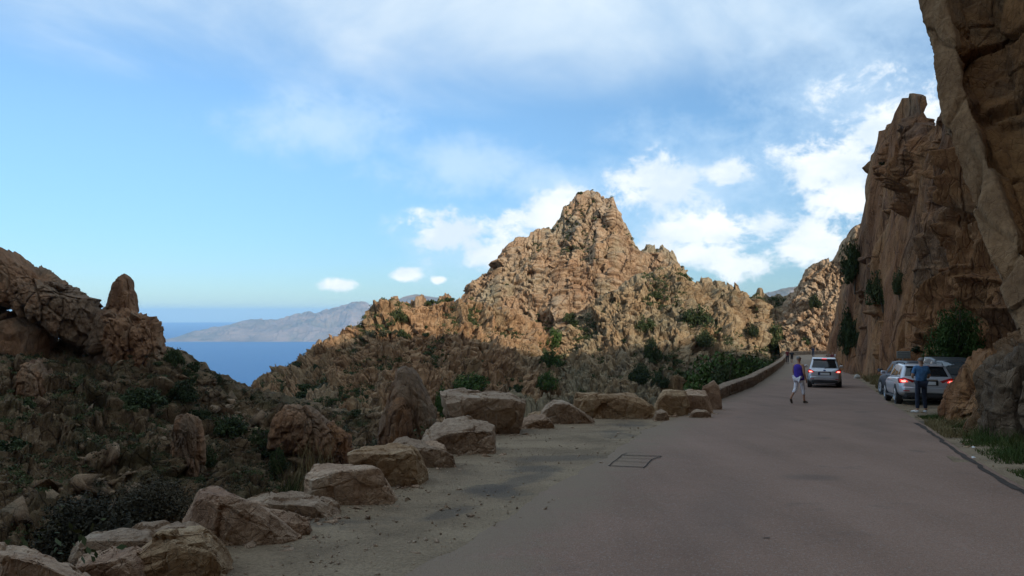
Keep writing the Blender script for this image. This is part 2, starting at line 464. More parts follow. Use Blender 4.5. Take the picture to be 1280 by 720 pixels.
def strip(Lq, Rq, nlat, zoff, zn=0.0, seed=0):
    tt = np.linspace(0, 1, nlat)[None, :, None]
    P2 = Lq[:, None, :] * (1 - tt) + Rq[:, None, :] * tt
    z = gz(P2[..., 1]) + zoff
    P = np.concatenate([P2, z[..., None]], -1)
    if zn:
        P[..., 2] += fbm(P * np.array([1, 1, 0]) / 1.3, 4, seed) * zn
    return P

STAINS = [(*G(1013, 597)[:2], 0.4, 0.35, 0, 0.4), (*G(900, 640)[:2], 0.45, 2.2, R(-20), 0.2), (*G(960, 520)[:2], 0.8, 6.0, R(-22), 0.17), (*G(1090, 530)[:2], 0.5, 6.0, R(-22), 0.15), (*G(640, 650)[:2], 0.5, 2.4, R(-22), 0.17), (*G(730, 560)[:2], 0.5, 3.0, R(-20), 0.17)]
def asphalt():
    m, t, b = material('asphalt')
    p = t.new('ShaderNodeNewGeometry').outputs['Position']
    big = t.noise(p, 0.35, 5, 0.6)
    along = t.noise(t.mapping(p, rot=(0, 0, R(21)), scale=(1.1, 0.05, 1)), 1.0, 6, 0.6)
    c = t.ramp(t.math('ADD', t.math('MULTIPLY', big, 0.5), t.math('MULTIPLY', along, 0.5)),
               [(0.32, (0.165, 0.100, 0.070)), (0.5, (0.225, 0.140, 0.100)), (0.68, (0.270, 0.172, 0.126))])
    fine = t.noise(p, 42, 6, 0.75)
    c = t.mix(t.range(fine, 0.32, 0.72, 0, 0.75), t.mix(1.0, c, (1.2, 1.2, 1.2), 'MULTIPLY'), t.mix(1.0, c, (0.62, 0.62, 0.64), 'MULTIPLY'))
    chips = t.voro(p, 75, out='Color')
    sp = t.new('ShaderNodeSeparateColor'); t.l.new(chips, sp.inputs[0])
    c = t.mix(t.range(sp.outputs[0], 0.86, 0.96, 0, 0.55), c, (0.30, 0.26, 0.23))
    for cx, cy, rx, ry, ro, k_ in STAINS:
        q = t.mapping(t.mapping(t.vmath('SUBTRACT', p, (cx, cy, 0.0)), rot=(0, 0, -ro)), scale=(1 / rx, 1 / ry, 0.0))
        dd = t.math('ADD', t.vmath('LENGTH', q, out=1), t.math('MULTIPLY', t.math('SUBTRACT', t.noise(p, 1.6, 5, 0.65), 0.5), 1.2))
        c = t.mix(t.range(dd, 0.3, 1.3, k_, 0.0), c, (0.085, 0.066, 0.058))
    st = t.noise(t.mapping(p, loc=(4, 2, 0)), 0.9, 5, 0.6)
    c = t.mix(t.range(st, 0.60, 0.72, 0, 0.45), c, (0.075, 0.063, 0.058))
    # grit strewn from the shoulder over the left edge of the asphalt
    sp2 = t.new('ShaderNodeSeparateXYZ'); t.l.new(p, sp2.inputs[0])
    ex = t.math('ADD', -2.4, t.math('ADD', t.math('MULTIPLY', sp2.outputs[1], 0.285), t.math('MULTIPLY', t.math('MULTIPLY', sp2.outputs[1], sp2.outputs[1]), 0.00156)))
    dx = t.math('SUBTRACT', sp2.outputs[0], ex)
    dx = t.math('ADD', dx, t.math('MULTIPLY', t.math('SUBTRACT', t.noise(p, 1.4, 7, 0.7), 0.5), 3.4))
    dx = t.math('ADD', dx, t.math('MULTIPLY', t.math('SUBTRACT', t.noise(p, 24, 4, 0.7), 0.5), 2.2))
    c = t.mix(t.range(dx, -0.2, 1.3, 0.85, 0.0), c, t.mix(fine, (0.27, 0.20, 0.134), (0.17, 0.128, 0.088)))
    t.l.new(c, b.inputs['Base Color'])
    b.inputs['Roughness'].default_value = 0.88
    b.inputs['Specular IOR Level'].default_value = 0.3
    h = t.math('ADD', t.math('MULTIPLY', fine, 0.6), t.voro(p, 75))
    t.l.new(t.bump(h, 0.6, 0.012), b.inputs['Normal'])
    return m
M_asphalt = asphalt()

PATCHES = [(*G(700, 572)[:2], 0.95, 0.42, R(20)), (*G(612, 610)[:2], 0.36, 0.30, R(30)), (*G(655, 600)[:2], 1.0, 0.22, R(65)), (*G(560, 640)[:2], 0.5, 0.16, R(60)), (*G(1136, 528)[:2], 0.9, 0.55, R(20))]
def gravel():
    m, t, b = material('gravel')
    p = t.new('ShaderNodeNewGeometry').outputs['Position']
    n = t.noise(p, 0.9, 7, 0.62, 0.3)
    c = t.ramp(n, [(0.32, (0.170, 0.124, 0.082)), (0.48, (0.255, 0.190, 0.126)), (0.62, (0.310, 0.236, 0.158)), (0.75, (0.33, 0.248, 0.175))])
    f = t.noise(p, 30, 6, 0.75)
    c = t.mix(t.range(f, 0.35, 0.7, 0, 0.7), t.mix(1.0, c, (1.15, 1.15, 1.12), 'MULTIPLY'), t.mix(1.0, c, (0.55, 0.54, 0.52), 'MULTIPLY'))
    bitum = t.noise(t.mapping(p, loc=(2, 9, 0)), 0.55, 6, 0.6)
    c = t.mix(t.range(bitum, 0.58, 0.68, 0, 0.6), c, (0.085, 0.077, 0.068))
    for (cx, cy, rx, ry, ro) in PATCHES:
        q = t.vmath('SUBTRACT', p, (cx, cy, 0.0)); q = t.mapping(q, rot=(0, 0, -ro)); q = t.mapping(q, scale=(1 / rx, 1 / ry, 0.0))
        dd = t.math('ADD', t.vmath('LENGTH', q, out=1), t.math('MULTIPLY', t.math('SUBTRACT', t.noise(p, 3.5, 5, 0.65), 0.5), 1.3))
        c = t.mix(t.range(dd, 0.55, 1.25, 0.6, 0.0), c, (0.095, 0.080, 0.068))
    t.l.new(c, b.inputs['Base Color'])
    b.inputs['Roughness'].default_value = 0.95
    b.inputs['Specular IOR Level'].default_value = 0.2
    h = t.math('ADD', f, t.math('MULTIPLY', t.voro(p, 45), 0.7))
    t.l.new(t.bump(h, 0.8, 0.03), b.inputs['Normal'])
    return m
M_gravel = gravel()

def structure(name, P, mat, smooth=False, flip=False):
    nr, nc = P.shape[:2]
    fq = grid_faces(nr, nc)
    if flip: fq = fq[:, ::-1]
    o = link(name, mesh_quads(name, P.reshape(-1, 3), fq), mat, smooth=smooth)
    o['kind'] = 'structure'
    return o

# densify the road along its length
def densify(A, k):
    i = np.linspace(0, len(A) - 1, (len(A) - 1) * k + 1)
    return np.stack([np.interp(i, np.arange(len(A)), A[:, c]) for c in range(2)], -1)
LD, RD = densify(Lp, 4), densify(Rp, 4)
LD, RD = densify(LD, 3), densify(RD, 3)
wob = 1.6 * fbm(np.stack([LD[:, 0], LD[:, 1], 0 * LD[:, 0]], -1) / 1.6, 5, 5, 0.62)
road = structure('road', strip(LD + np.stack([wob * 0.16, 0 * wob], -1), RD, 26, 0.004, 0.006, 3), M_asphalt, True)

# shoulder of gravel out to the row of boulders
OY = [-80, -40, 0, 5.1, 6.4, 7.8, 9.3, 13.1, 16.4, 20.6, 24, 27, 29, 60, 100, 138]
OX = [-38, -21, -5.2, -3.5, -3.0, -2.5, -2.1, -1.5, -1.1, 0.4, 4.2, 6.2, 7.0, 18.6, 33.4, 47.0]
yy = np.arange(-48, 139, 0.4)
ox = np.interp(yy, OY, OX)
li = np.interp(yy, ys, xl)
sh = strip(np.stack([ox - 0.3, yy], -1), np.stack([li + 0.5, yy], -1), 30, -0.012, 0.02, 11)
sh[:, -4:, 2] -= 0.02
shoulder = structure('gravel_shoulder', sh, M_gravel, True)

# bank falling away behind the boulders and behind the low wall
prof_x = np.array([0, 0.5, 1.5, 3, 6, 11, 18, 28, 42])
prof_z = np.array([0, -0.05, -0.8, -2.2, -5.0, -9.0, -13.0, -16.5, -20])
lat = np.linspace(0, 42, 110)
edgeL = np.vstack([np.stack([ox, yy], -1), np.array(extra_L[::1]) - 0.3])
edgeL = edgeL[::2]
dl = np.gradient(edgeL, axis=0); dl /= np.linalg.norm(dl, axis=1, keepdims=True)
nl = np.stack([-dl[:, 1], dl[:, 0]], -1)
nl = np.stack([smooth1(nl[:, 0], 31), smooth1(nl[:, 1], 31)], -1)
P2 = edgeL[:, None, :] + nl[:, None, :] * lat[None, :, None]
Pb = np.concatenate([P2, (gz(edgeL[:, 1])[:, None] + np.interp(lat, prof_x, prof_z)[None, :])[..., None]], -1)
amp = np.clip(lat / 4, 0, 1)[None, :]
Pb[..., 2] += (fbm(Pb / 4.0, 4, 21) * 0.9 + rock_relief(Pb, 4, 0.3, 1.6, 0.5, 22)) * amp - 0.03
bank = structure('bank', Pb[:, ::-1], M_hill)

# verge on the right between road and cliff
vy = np.arange(-48, 139, 0.5)
vr = np.interp(vy, ys, xr)
Pv = strip(np.stack([vr - 0.4, vy], -1), np.stack([vr + 11, vy], -1), 40, -0.02, 0.05, 41)
lv = np.linspace(-0.4, 11, 40)[None, :]
Pv[..., 2] += np.clip(lv - 0.8, 0, 99) * 0.02
M_verge = gravel(); M_verge.name = 'verge_earth'
verge = structure('verge', Pv, M_verge, True)

# ------------------------------------------------------------------ mountains as relief sheets
RELIEF = {}
def sheet(name, pxs, base_py, ridge_py, d0, d1, mat, nu, nv, rib, rib_amp, block, block_amp, seed,
          back=45, fpow=1.0, stretch=0.35, ridge_keep=0.35, bow=0.0, fine=0.3, soft=0, crest_h=None, foot_out=14.0):
    px = np.linspace(pxs[0], pxs[1], nu)
    bp = np.interp(px, *base_py) if isinstance(base_py, tuple) else np.full(nu, float(base_py))
    rp = np.interp(px, *ridge_py)
    D0 = np.interp(px, *d0); D1 = np.interp(px, *d1)
    nfront = int(nv * 0.86)
    v = np.linspace(0, 1, nfront)[:, None]
    py = bp + (rp - bp) * (v ** fpow)
    d = D0 + (D1 - D0) * v + bow * np.sin(v * math.pi)
    Pf = W(np.broadcast_to(px, py.shape), py, d)
    nb = nv - nfront
    vb = np.linspace(0, 1, nb + 1)[1:, None, None]
    top = Pf[-1]
    Pk = np.repeat(top[None], nb, 0).copy()
    Pk[..., 1] += back * vb[..., 0]
    Pk[..., 0] *= 1 + 0.0 * vb[..., 0]
    zlow = min(-25.0, float(Pf[..., 2].min()) - 5) if back < 1000 else float(Pf[..., 2].min())
    Pk[..., 2] = top[..., 2] + (zlow - top[..., 2]) * vb[..., 0] ** 1.3
    P = np.concatenate([Pf, Pk], 0)
    N = normals_grid(P)
    if N[:nfront, :, 1].mean() > 0: N = -N
    # push mostly sideways and towards the viewer so that walls stay steep
    N = N * np.array([1, 1, 0.55]); N /= np.linalg.norm(N, axis=-1, keepdims=True)
    rel = rock_relief(P, rib, rib_amp, block, block_amp, seed, stretch, fine)
    for _ in range(soft):
        rel[1:-1] = 0.25 * rel[:-2] + 0.5 * rel[1:-1] + 0.25 * rel[2:]
        rel[:, 1:-1] = 0.25 * rel[:, :-2] + 0.5 * rel[:, 1:-1] + 0.25 * rel[:, 2:]
    RELIEF[name] = rel
    vv = np.concatenate([v[:, 0], np.ones(nb)])[:, None]
    keep = 1 - (1 - ridge_keep) * sstep(vv, 0.90, 1.0)
    P = P + N * (rel * keep)[..., None]
    # ragged crest: short spires
    crest = np.exp(-((vv - 1.0) / 0.06) ** 2)
    f1, f2, cid, fac = worley(np.stack([P[..., 0], P[..., 1] * 0.3, 0 * P[..., 0]], -1) / max(block * 0.9, 1.9), seed + 5)
    P[..., 2] += crest * ((cid - 0.5) * (min(2.2, block_amp * 1.9) if crest_h is None else crest_h))
    # the foot goes on down into the ground
    foot = np.repeat(P[:1], 5, 0).copy(); kk = np.linspace(1, 0.2, 5)[:, None]
    foot[..., 2] -= 34 * kk; foot[..., 1] -= foot_out * kk
    P = np.concatenate([foot, P], 0)
    RELIEF[name] = np.concatenate([np.repeat(rel[:1], 5, 0), rel], 0)
    return structure(name, P, mat, flip=True), P

peak_r = ([540, 585, 592, 610, 625, 628, 640, 660, 672, 690, 700, 705, 715, 722, 740, 747, 750, 765, 770, 780, 795, 800, 812, 830, 840, 850, 870, 900],
          [400, 372, 354, 342, 327, 312, 302, 296, 287, 288, 270, 257, 254, 244, 239, 242, 251, 244, 260, 279, 306, 314, 311, 307, 315, 334, 360, 400])
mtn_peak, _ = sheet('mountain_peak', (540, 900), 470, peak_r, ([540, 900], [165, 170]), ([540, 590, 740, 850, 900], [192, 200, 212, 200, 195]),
                    M_peak, 560, 440, 12, 4.2, 1.7, 1.05, 1, fpow=1.05, stretch=0.22, fine=0.3, ridge_keep=0.2, crest_h=1.3)
left_r = ([300, 322, 335, 345, 370, 400, 425, 440, 455, 470, 485, 503, 515, 525, 545, 560, 585, 610, 640, 670, 700, 740],
          [510, 490, 478, 470, 457, 439, 430, 413, 402, 384, 377, 373, 379, 374, 376, 373, 373, 384, 395, 412, 432, 460])
mtn_left, _ = sheet('mountain_ridge', (300, 740), 548, left_r, ([300, 400, 500, 740], [112, 112, 116, 128]), ([300, 335, 470, 590, 740], [150, 150, 160, 168, 162]),
                    M_ridge, 640, 380, 8, 4.4, 1.35, 1.15, 2, stretch=0.11, fine=0.26, ridge_keep=0.3, crest_h=2.8)
right_r = ([640, 690, 715, 740, 765, 790, 820, 850, 865, 878, 895, 915, 920, 927, 935, 944, 950, 957, 965, 975, 985, 1000, 1012, 1030],
           [470, 432, 405, 386, 368, 352, 341, 333, 345, 352, 358, 354, 358, 370, 376, 370, 364, 371, 374, 368, 372, 362, 366, 380])
mtn_right, _ = sheet('mountain_shoulder', (640, 1030), 520, right_r, ([640, 800, 900, 960, 1000, 1030], [128, 130, 130, 140, 162, 170]), ([640, 740, 850, 950, 1030], [160, 172, 182, 185, 188]),
                     M_ridge2, 560, 370, 8, 3.8, 1.3, 1.0, 4, stretch=0.14, fine=0.28, ridge_keep=0.25)
but_r = ([975, 988, 1000, 1006, 1012, 1020, 1032, 1045, 1056, 1062, 1070, 1080, 1095, 1130], [395, 376, 362, 346, 340, 334, 330, 322, 312, 300, 284, 278, 284, 300])
mtn_but, _ = sheet('mountain_buttress', (975, 1130), 445, but_r, ([975, 1020, 1130], [160, 160, 160]), ([975, 1130], [178, 172]),
                   M_peak, 240, 280, 5, 1.9, 1.3, 0.8, 6, stretch=0.2)

# the hillside across the ravine on the left
hill_r = ([-420, -200, 0, 60, 118, 140, 200, 222, 240, 262, 280, 300, 340, 400, 460, 520, 600],
          [430, 408, 418, 428, 433, 432, 436, 452, 464, 474, 482, 490, 499, 512, 528, 545, 560])
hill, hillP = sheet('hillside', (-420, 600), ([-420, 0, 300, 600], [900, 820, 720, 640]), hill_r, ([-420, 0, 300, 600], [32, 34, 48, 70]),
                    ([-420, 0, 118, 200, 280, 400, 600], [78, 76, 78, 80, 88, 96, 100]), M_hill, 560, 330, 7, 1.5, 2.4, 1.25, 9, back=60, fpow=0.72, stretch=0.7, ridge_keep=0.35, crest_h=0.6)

# ------------------------------------------------------------------ far land and sea
M_far = rock_material('far_land', [(0.3, (0.14, 0.11, 0.08)), (0.45, (0.22, 0.165, 0.12)), (0.58, (0.30, 0.22, 0.16)), (0.7, (0.34, 0.25, 0.19))], 0.0022, 0.8, 0.3, 40, (0.12, 0.12, 0.07), 0.6, 0.4)
SEA_Z = -430.0
def far_sheet(name, pts, d, depth, seed, amp):
    px = np.linspace(pts[0][0], pts[0][-1], 420)
    rp = np.interp(px, *pts)
    D = np.full(420, float(d))
    topz = W(px, rp, D + depth)[..., 2]
    nv = 140
    v = np.linspace(0, 1, nv)[:, None]
    prof = np.where(v < 0.55, v / 0.55, 1 - (v - 0.55) / 0.45)
    Dv = D + depth * v / 0.55
    xx = (px - 640) / F * (d + depth)
    Zv = SEA_Z - 12 + (topz - SEA_Z + 12) * np.clip(prof, 0, 1) ** 0.85
    P = np.stack([np.broadcast_to(xx, Zv.shape), Dv, Zv], -1)
    rel = fbm(P / (depth * 0.30) * np.array([1, 1, 0]), 7, seed, 0.58, ridged=True)
    P[..., 2] += rel * amp * np.sin(np.clip(prof, 0, 1) * math.pi * 0.8) * np.clip((topz - SEA_Z) / 400, 0.1, 1)
    return structure(name, P, M_far, True, flip=True)
far_sheet('headland', ([205, 222, 240, 262, 290, 312, 330, 360, 385, 410, 430, 447, 460, 480, 520, 580], [430, 425, 419, 411, 408, 402, 401, 398, 394, 388, 383, 381, 383, 388, 392, 398]), 11600, 1500, 51, 170)
far_sheet('far_mountains', ([380, 440, 480, 505, 520, 535, 560, 600, 680], [402, 396, 380, 372, 369, 371, 374, 385, 402]), 19000, 3500, 52, 90)
far_sheet('distant_mountains', ([850, 900, 925, 950, 975, 1000, 1030, 1080, 1160], [392, 382, 374, 367, 362, 358, 352, 350, 360]), 17000, 3500, 53, 90)

def sea_material():
    m, t, b = material('sea_water')
    p = t.new('ShaderNodeNewGeometry').outputs['Position']
    n = t.noise(t.mapping(p, scale=(0.4, 1, 1)), 0.0012, 5, 0.6)
    t.l.new(t.mix(n, (0.012, 0.088, 0.235), (0.016, 0.105, 0.275)), b.inputs['Base Color'])
    b.inputs['Roughness'].default_value = 0.55
    b.inputs['Specular IOR Level'].default_value = 0.18
    h = t.noise(p, 0.08, 6, 0.6)
    t.l.new(t.bump(h, 0.6, 4.0), b.inputs['Normal'])
    return m
rad = np.concatenate([[0], np.geomspace(200, 36000, 60)])
th = np.linspace(0, 2 * math.pi, 181)[:-1]
Ps = np.stack([rad[:, None] * np.cos(th), rad[:, None] * np.sin(th), np.full((61, 180), SEA_Z)], -1)
sea = link('sea', mesh_quads('sea', Ps.reshape(-1, 3), grid_faces(61, 180, True)[180:]), sea_material(), smooth=True)
bm = bmesh.new(); bm.from_mesh(sea.data)
bmesh.ops.holes_fill(bm, edges=[e for e in bm.edges if len(e.link_faces) == 1 and e.verts[0].co.length_squared < (205 ** 2 + 431 ** 2)], sides=0)
bm.to_mesh(sea.data); bm.free(); sea['kind'] = 'structure'

# coast: the land under everything, falling to the sea
rr = np.concatenate([[1], np.linspace(20, 260, 24), np.linspace(290, 1500, 40)])
zc = np.interp(rr, [0, 130, 260, 500, 1000, 1500], [-28, -28, -45, -180, -400, -445])
th = np.linspace(0, 2 * math.pi, 241)[:-1]
Pc = np.stack([rr[:, None] * np.cos(th), rr[:, None] * np.sin(th), np.broadcast_to(zc[:, None], (len(rr), 240))], -1).copy()
Pc[..., 2] += fbm(Pc / 120 * np.array([1, 1, 0]), 5, 61) * np.interp(rr, [0, 100, 400, 1500], [0, 2, 25, 10])[:, None]
o = link('coast', mesh_quads('coast', Pc.reshape(-1, 3), grid_faces(len(rr), 240, True)), M_hill, smooth=True); o['kind'] = 'structure'

# unseen mountain added right of and behind the camera to shade the foreground
def massif():
    u = np.linspace(-420, 420, 210); v = np.linspace(-420, 120, 150)
    Xg, Yg = np.meshgrid(u, v)
    cx = np.interp(Yg, [-420, -160, -100, -62, -46, -20, 0, 8, 20, 32, 60, 120], [-420, -280, -150, -60, -16, -3, 11, 13, 17, 27, 40, 66])
    s = Xg - cx
    top = np.interp(Yg, [-420, -60, -25, 0, 25, 60, 120], [110, 110, 64, MASS_H, MASS_H - 6, 40, 20])
    yf_ = np.interp(Yg, [0, 25, 45, 70, 120], [1, 1, 0.72, 0.42, 0.25])
    h = np.where(s < 60, np.interp(s, [-5, 0, 3, 8, 20, 60], [-40, -6, 5, 16, 24, 52]) * np.where(s > 3, yf_, 1), 52 * yf_ + (top * np.minimum(1, yf_ * 1.1) - 52 * yf_) * sstep(s, 60, 115))
    azg = np.degrees(np.arctan2(Xg, Yg))
    cut = sstep(azg, 35.5, 47.0)
    h = -40 + (h + 40) * np.where(Yg > -5, cut, 1.0)
    n = fbm(np.stack([Xg, Yg, 0 * Xg], -1) / 45, 5, 71, 0.5, ridged=True)
    h = h + n * np.clip(s / 50, 0, 1) * 12 * np.where(Yg > -5, cut, 1)
    return structure('mountain_flank', np.stack([Xg, Yg, h], -1), M_cliff)
MASS_H = 43  # crest height that sets where the added shade ends
massif()
# ------------------------------------------------------------------ cliffs on the right
def proj(p):
    x, y, z = p[0], p[1], p[2] - CZ
    f = y * math.cos(PITCH) + z * math.sin(PITCH); u = z * math.cos(PITCH) - y * math.sin(PITCH)
    return 640 + F * x / f, 360 - F * u / f

def net(name, rows, seg, nv, mat, disp, kind='structure'):
    rows = np.array(rows)                                   # r, c, 3
    idx = np.concatenate([np.linspace(i, i + 1, n, endpoint=False) for i, n in enumerate(seg)] + [[len(seg)]])
    c = np.arange(rows.shape[1])
    cols = np.stack([[np.interp(idx, c, rows[r, :, a]) for a in range(3)] for r in range(rows.shape[0])], 0).transpose(0, 2, 1)
    P = catmull_rows(cols, nv)
    N = normals_grid(P)
    for ax in (0, 1):                                       # soften normals at creases
        N = N + np.roll(N, 1, ax) + np.roll(N, -1, ax); N /= np.linalg.norm(N, axis=-1, keepdims=True)
    P = P + N * disp(P)[..., None]
    return P

# long cliff beside the road, with the pinnacle
cb = [(1046, 112), (1052, 104), (1060, 92), (1070, 80), (1090, 66), (1105, 58), (1125, 52), (1145, 46), (1160, 42), (1180, 38), (1200, 35.5), (1230, 33), (1260, 31), (1320, 29)]
cpx = [a for a, b in cb]; cd = [b for a, b in cb]
cpy = [proj(((a - 640) / F * b, b, float(gz(b)) - 0.5))[1] for a, b in cb]
cl_r = ([1046, 1052, 1058, 1064, 1074, 1084, 1088, 1092, 1096, 1101, 1110, 1120, 1130, 1140, 1147, 1152, 1155, 1168, 1180, 1200, 1260, 1320],
        [430, 380, 350, 330, 306, 291, 272, 245, 205, 168, 160, 149, 130, 123, 117, 120, 152, 158, 146, 100, -20, -60])
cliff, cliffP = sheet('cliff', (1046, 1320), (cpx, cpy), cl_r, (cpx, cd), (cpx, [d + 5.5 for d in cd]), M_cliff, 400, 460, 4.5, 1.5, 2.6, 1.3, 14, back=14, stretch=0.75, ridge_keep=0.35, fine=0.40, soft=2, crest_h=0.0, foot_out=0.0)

# near block: leaning grey slab along its edge and the orange wall behind it
e_py = [470, 420, 380, 320, 250, 150, 90, 50, 0, -100, -300, -700]
e_px = [1300, 1278, 1262, 1238, 1214, 1182, 1171, 1165, 1154, 1140, 1128, 1115]
e_d = [16.0, 16.8, 17.6, 18.8, 20.2, 22.2, 23.2, 23.8, 24.4, 25.5, 27, 29]
e_w = [40, 42, 42, 40, 38, 33, 29, 27, 26, 30, 40, 60]
rows = []
for py, px, d, ww in zip(e_py, e_px, e_d, e_w):
    k = d / 16.0
    rows.append([W(px + 80, py, d + 11), W(px + 24, py, d + 3), W(px, py, d), W(px + ww, py, d - 0.55), W(px + ww + 5, py, d + 0.35), W(px + ww + 70, py, d - 0.3),
                 W(1440, py, 11.5 * k), W(1800, py, 8.6 * k), W(3000, py, 5.2 * k), W(5200, py, 3.4 * k)])
def near_disp(P):
    a = rock_relief(P, 2.6, 0.25, 2.2, 0.34, 15, 0.6, 0.16)
    nc_ = P.shape[1]; c = np.arange(nc_)
    k = np.where((c > 8) & (c < 56), 0.30, 1.0); k = smooth1(np.pad(k, 0), 7)
    grain = fbm(P @ np.array([[0.2, 1, 0], [1, 0.2, 0], [0.35, 0.45, 0.25]]) / 0.35, 3, 19, 0.6, ridged=True) * 0.03
    return a * k[None, :] + grain
P = net('near_cliff', rows, [10, 16, 26, 10, 50, 70, 60, 30, 20], 420, None,
        near_disp)
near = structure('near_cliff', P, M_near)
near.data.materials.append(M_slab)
nc = P.shape[1]
mi = np.zeros(len(near.data.polygons), np.int32)
colq = np.arange(len(mi)) % (nc - 1)
mi[(colq >= 14) & (colq < 54)] = 1
near.data.polygons.foreach_set('material_index', mi)

def blob_rock(name, poly, d, T, mat, cen=None, label=None, cat='rock', group=None, rib=1.2, rib_amp=0.12, block=0.7, block_amp=0.2, seed=0, nr=22, na=150, pw=3.0, kind=None, stretch=0.6):
    poly = np.array(poly, float)
    c = np.array(cen if cen else poly.mean(0))
    q = np.vstack([poly, poly[:1]])
    seg = np.concatenate([q[i] + (q[i + 1] - q[i]) * np.linspace(0, 1, 40, endpoint=False)[:, None] for i in range(len(poly))])
    an = np.arctan2(seg[:, 1] - c[1], seg[:, 0] - c[0]); ra = np.hypot(seg[:, 0] - c[0], seg[:, 1] - c[1])
    o_ = np.argsort(an); an, ra = an[o_], ra[o_]
    tt = np.linspace(-math.pi, math.pi, na, endpoint=False)
    rr_ = np.interp(tt, an, ra, period=2 * math.pi)
    C0 = W(c[0], c[1], d)
    def shell(sign, ks):
        out = []
        for k in ks:
            p = W(c[0] + k * rr_ * np.cos(tt), c[1] + k * rr_ * np.sin(tt), d)
            p[:, 1] += sign * T * (1 - k ** pw) ** (1 / 2.2)
            out.append(p)
        return out
    nr = int(nr * 2.6); l_ = np.linspace(0.02, 1, nr); ks = 0.6 * l_ + 0.4 * np.sin(l_ * math.pi / 2)
    rings = shell(-1, ks) + shell(1, ks[::-1][1:])
    P = np.array(rings)
    dirv = P - C0; dirv[..., 1] *= 1.5; dirv /= np.linalg.norm(dirv, axis=-1, keepdims=True) + 1e-6
    P = P + dirv * rock_relief(P, rib, rib_amp, block, block_amp, seed, stretch)[..., None]
    f = grid_faces(P.shape[0], na, True)
    me = mesh_quads(name, P.reshape(-1, 3), f)
    bm = bmesh.new(); bm.from_mesh(me)
    bmesh.ops.holes_fill(bm, edges=[e for e in bm.edges if len(e.link_faces) == 1], sides=0)
    bmesh.ops.recalc_face_normals(bm, faces=bm.faces)
    bm.to_mesh(me); bm.free()
    o = link(name, me, mat)
    if kind: o['kind'] = kind
    else: tag(o, label, cat, group)
    return o

# rocks at the foot of the near cliff
blob_rock('rock_outcrop', [(1188, 534), (1194, 508), (1206, 488), (1215, 468), (1224, 452), (1236, 442), (1250, 446), (1256, 480), (1250, 535), (1228, 556), (1204, 552)], 20.5, 1.1, M_cliff,
          label='orange rock outcrop jutting out at the foot of the cliff beside the silver parked car', cat='rock', seed=31, rib=1.0, rib_amp=0.12, block=0.6, block_amp=0.24)
blob_rock('rock_outcrop', [(1240, 560), (1242, 500), (1248, 470), (1258, 450), (1272, 436), (1296, 424), (1400, 390), (1500, 400), (1500, 600), (1330, 590), (1266, 572)], 16.2, 1.3, M_grey, cen=(1340, 500),
          label='large grey rock outcrop at the foot of the near cliff, above the green verge', cat='rock', seed=33, rib=1.1, rib_amp=0.14, block=0.8, block_amp=0.28, nr=36, na=240)
blob_rock('rock_outcrop', [(1212, 548), (1220, 524), (1232, 512), (1244, 530), (1248, 552), (1230, 560)], 17.2, 0.4, M_cliff,
          label='small orange rock wedged low between the two outcrops above the grass', cat='rock', seed=35, block=0.3, block_amp=0.1, rib_amp=0.04, nr=12, na=80)

# arched rock, thumb and other pinnacles of the left hillside
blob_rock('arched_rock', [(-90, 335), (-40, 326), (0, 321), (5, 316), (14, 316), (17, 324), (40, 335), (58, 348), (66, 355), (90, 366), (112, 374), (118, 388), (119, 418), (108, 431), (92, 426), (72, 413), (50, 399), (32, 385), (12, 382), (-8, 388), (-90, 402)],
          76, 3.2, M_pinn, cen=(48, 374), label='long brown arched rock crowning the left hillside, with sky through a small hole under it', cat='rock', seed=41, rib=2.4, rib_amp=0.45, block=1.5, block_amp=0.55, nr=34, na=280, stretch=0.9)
blob_rock('rock_block', [(-90, 392), (-10, 388), (4, 386), (7, 399), (20, 402), (27, 398), (31, 386), (50, 398), (72, 412), (68, 426), (60, 452), (-90, 460)], 75.5, 3.0, M_pinn, cen=(-20, 420),
          label='low brown rock block carrying the left end of the arched rock', cat='rock', seed=43, rib=2, rib_amp=0.1, block=1.4, block_amp=0.18)
blob_rock('rock_thumb', [(136, 388), (140, 370), (145, 354), (150, 345), (157, 344), (163, 349), (164, 362), (168, 367), (169, 380), (171, 392), (153, 402)], 77.5, 1.2, M_pinn, pw=4.0,
          label='thumb-shaped brown rock standing on top of a bigger block on the left hillside', cat='rock', seed=45, rib=1.8, rib_amp=0.10, block=1.3, block_amp=0.16, stretch=0.4)
blob_rock('rock_block', [(126, 396), (134, 386), (152, 388), (175, 390), (191, 397), (197, 410), (202, 430), (212, 452), (204, 478), (165, 486), (128, 476), (120, 430)], 77, 2.8, M_pinn,
          label='massive brown rock block under the thumb-shaped rock', cat='rock', seed=47, rib=2, rib_amp=0.3, block=1.5, block_amp=0.62, nr=28, na=200)
blob_rock('rock_pinnacle', [(470, 720), (474, 560), (478, 520), (485, 500), (489, 480), (497, 466), (505, 462), (515, 464), (525, 475), (535, 490), (545, 510), (549, 540), (556, 720)], 45, 1.6, M_pinn, cen=(512, 560),
          label='rounded brown rock pinnacle rising from the ravine behind the roadside boulders', cat='rock', seed=49, rib=1.6, rib_amp=0.12, block=1.5, block_amp=0.26, nr=34, na=220)
blob_rock('rock_pinnacle', [(478, 720), (482, 540), (487, 512), (494, 501), (506, 500), (514, 512), (517, 545), (520, 720)], 43.7, 0.9, M_cliff, cen=(500, 570),
          label='smaller orange rock slab leaning against the front of the brown pinnacle', cat='rock', seed=51, rib=1.2, rib_amp=0.1, block=0.9, block_amp=0.2)
blob_rock('rock_needle', [(313, 505), (314, 488), (317, 479), (322, 477), (326, 486), (328, 505)], 104, 0.9, M_ridge,
          label='tiny orange rock needle seen against the sea in the notch', cat='rock', seed=53, block=0.5, block_amp=0.2, nr=12, na=80)

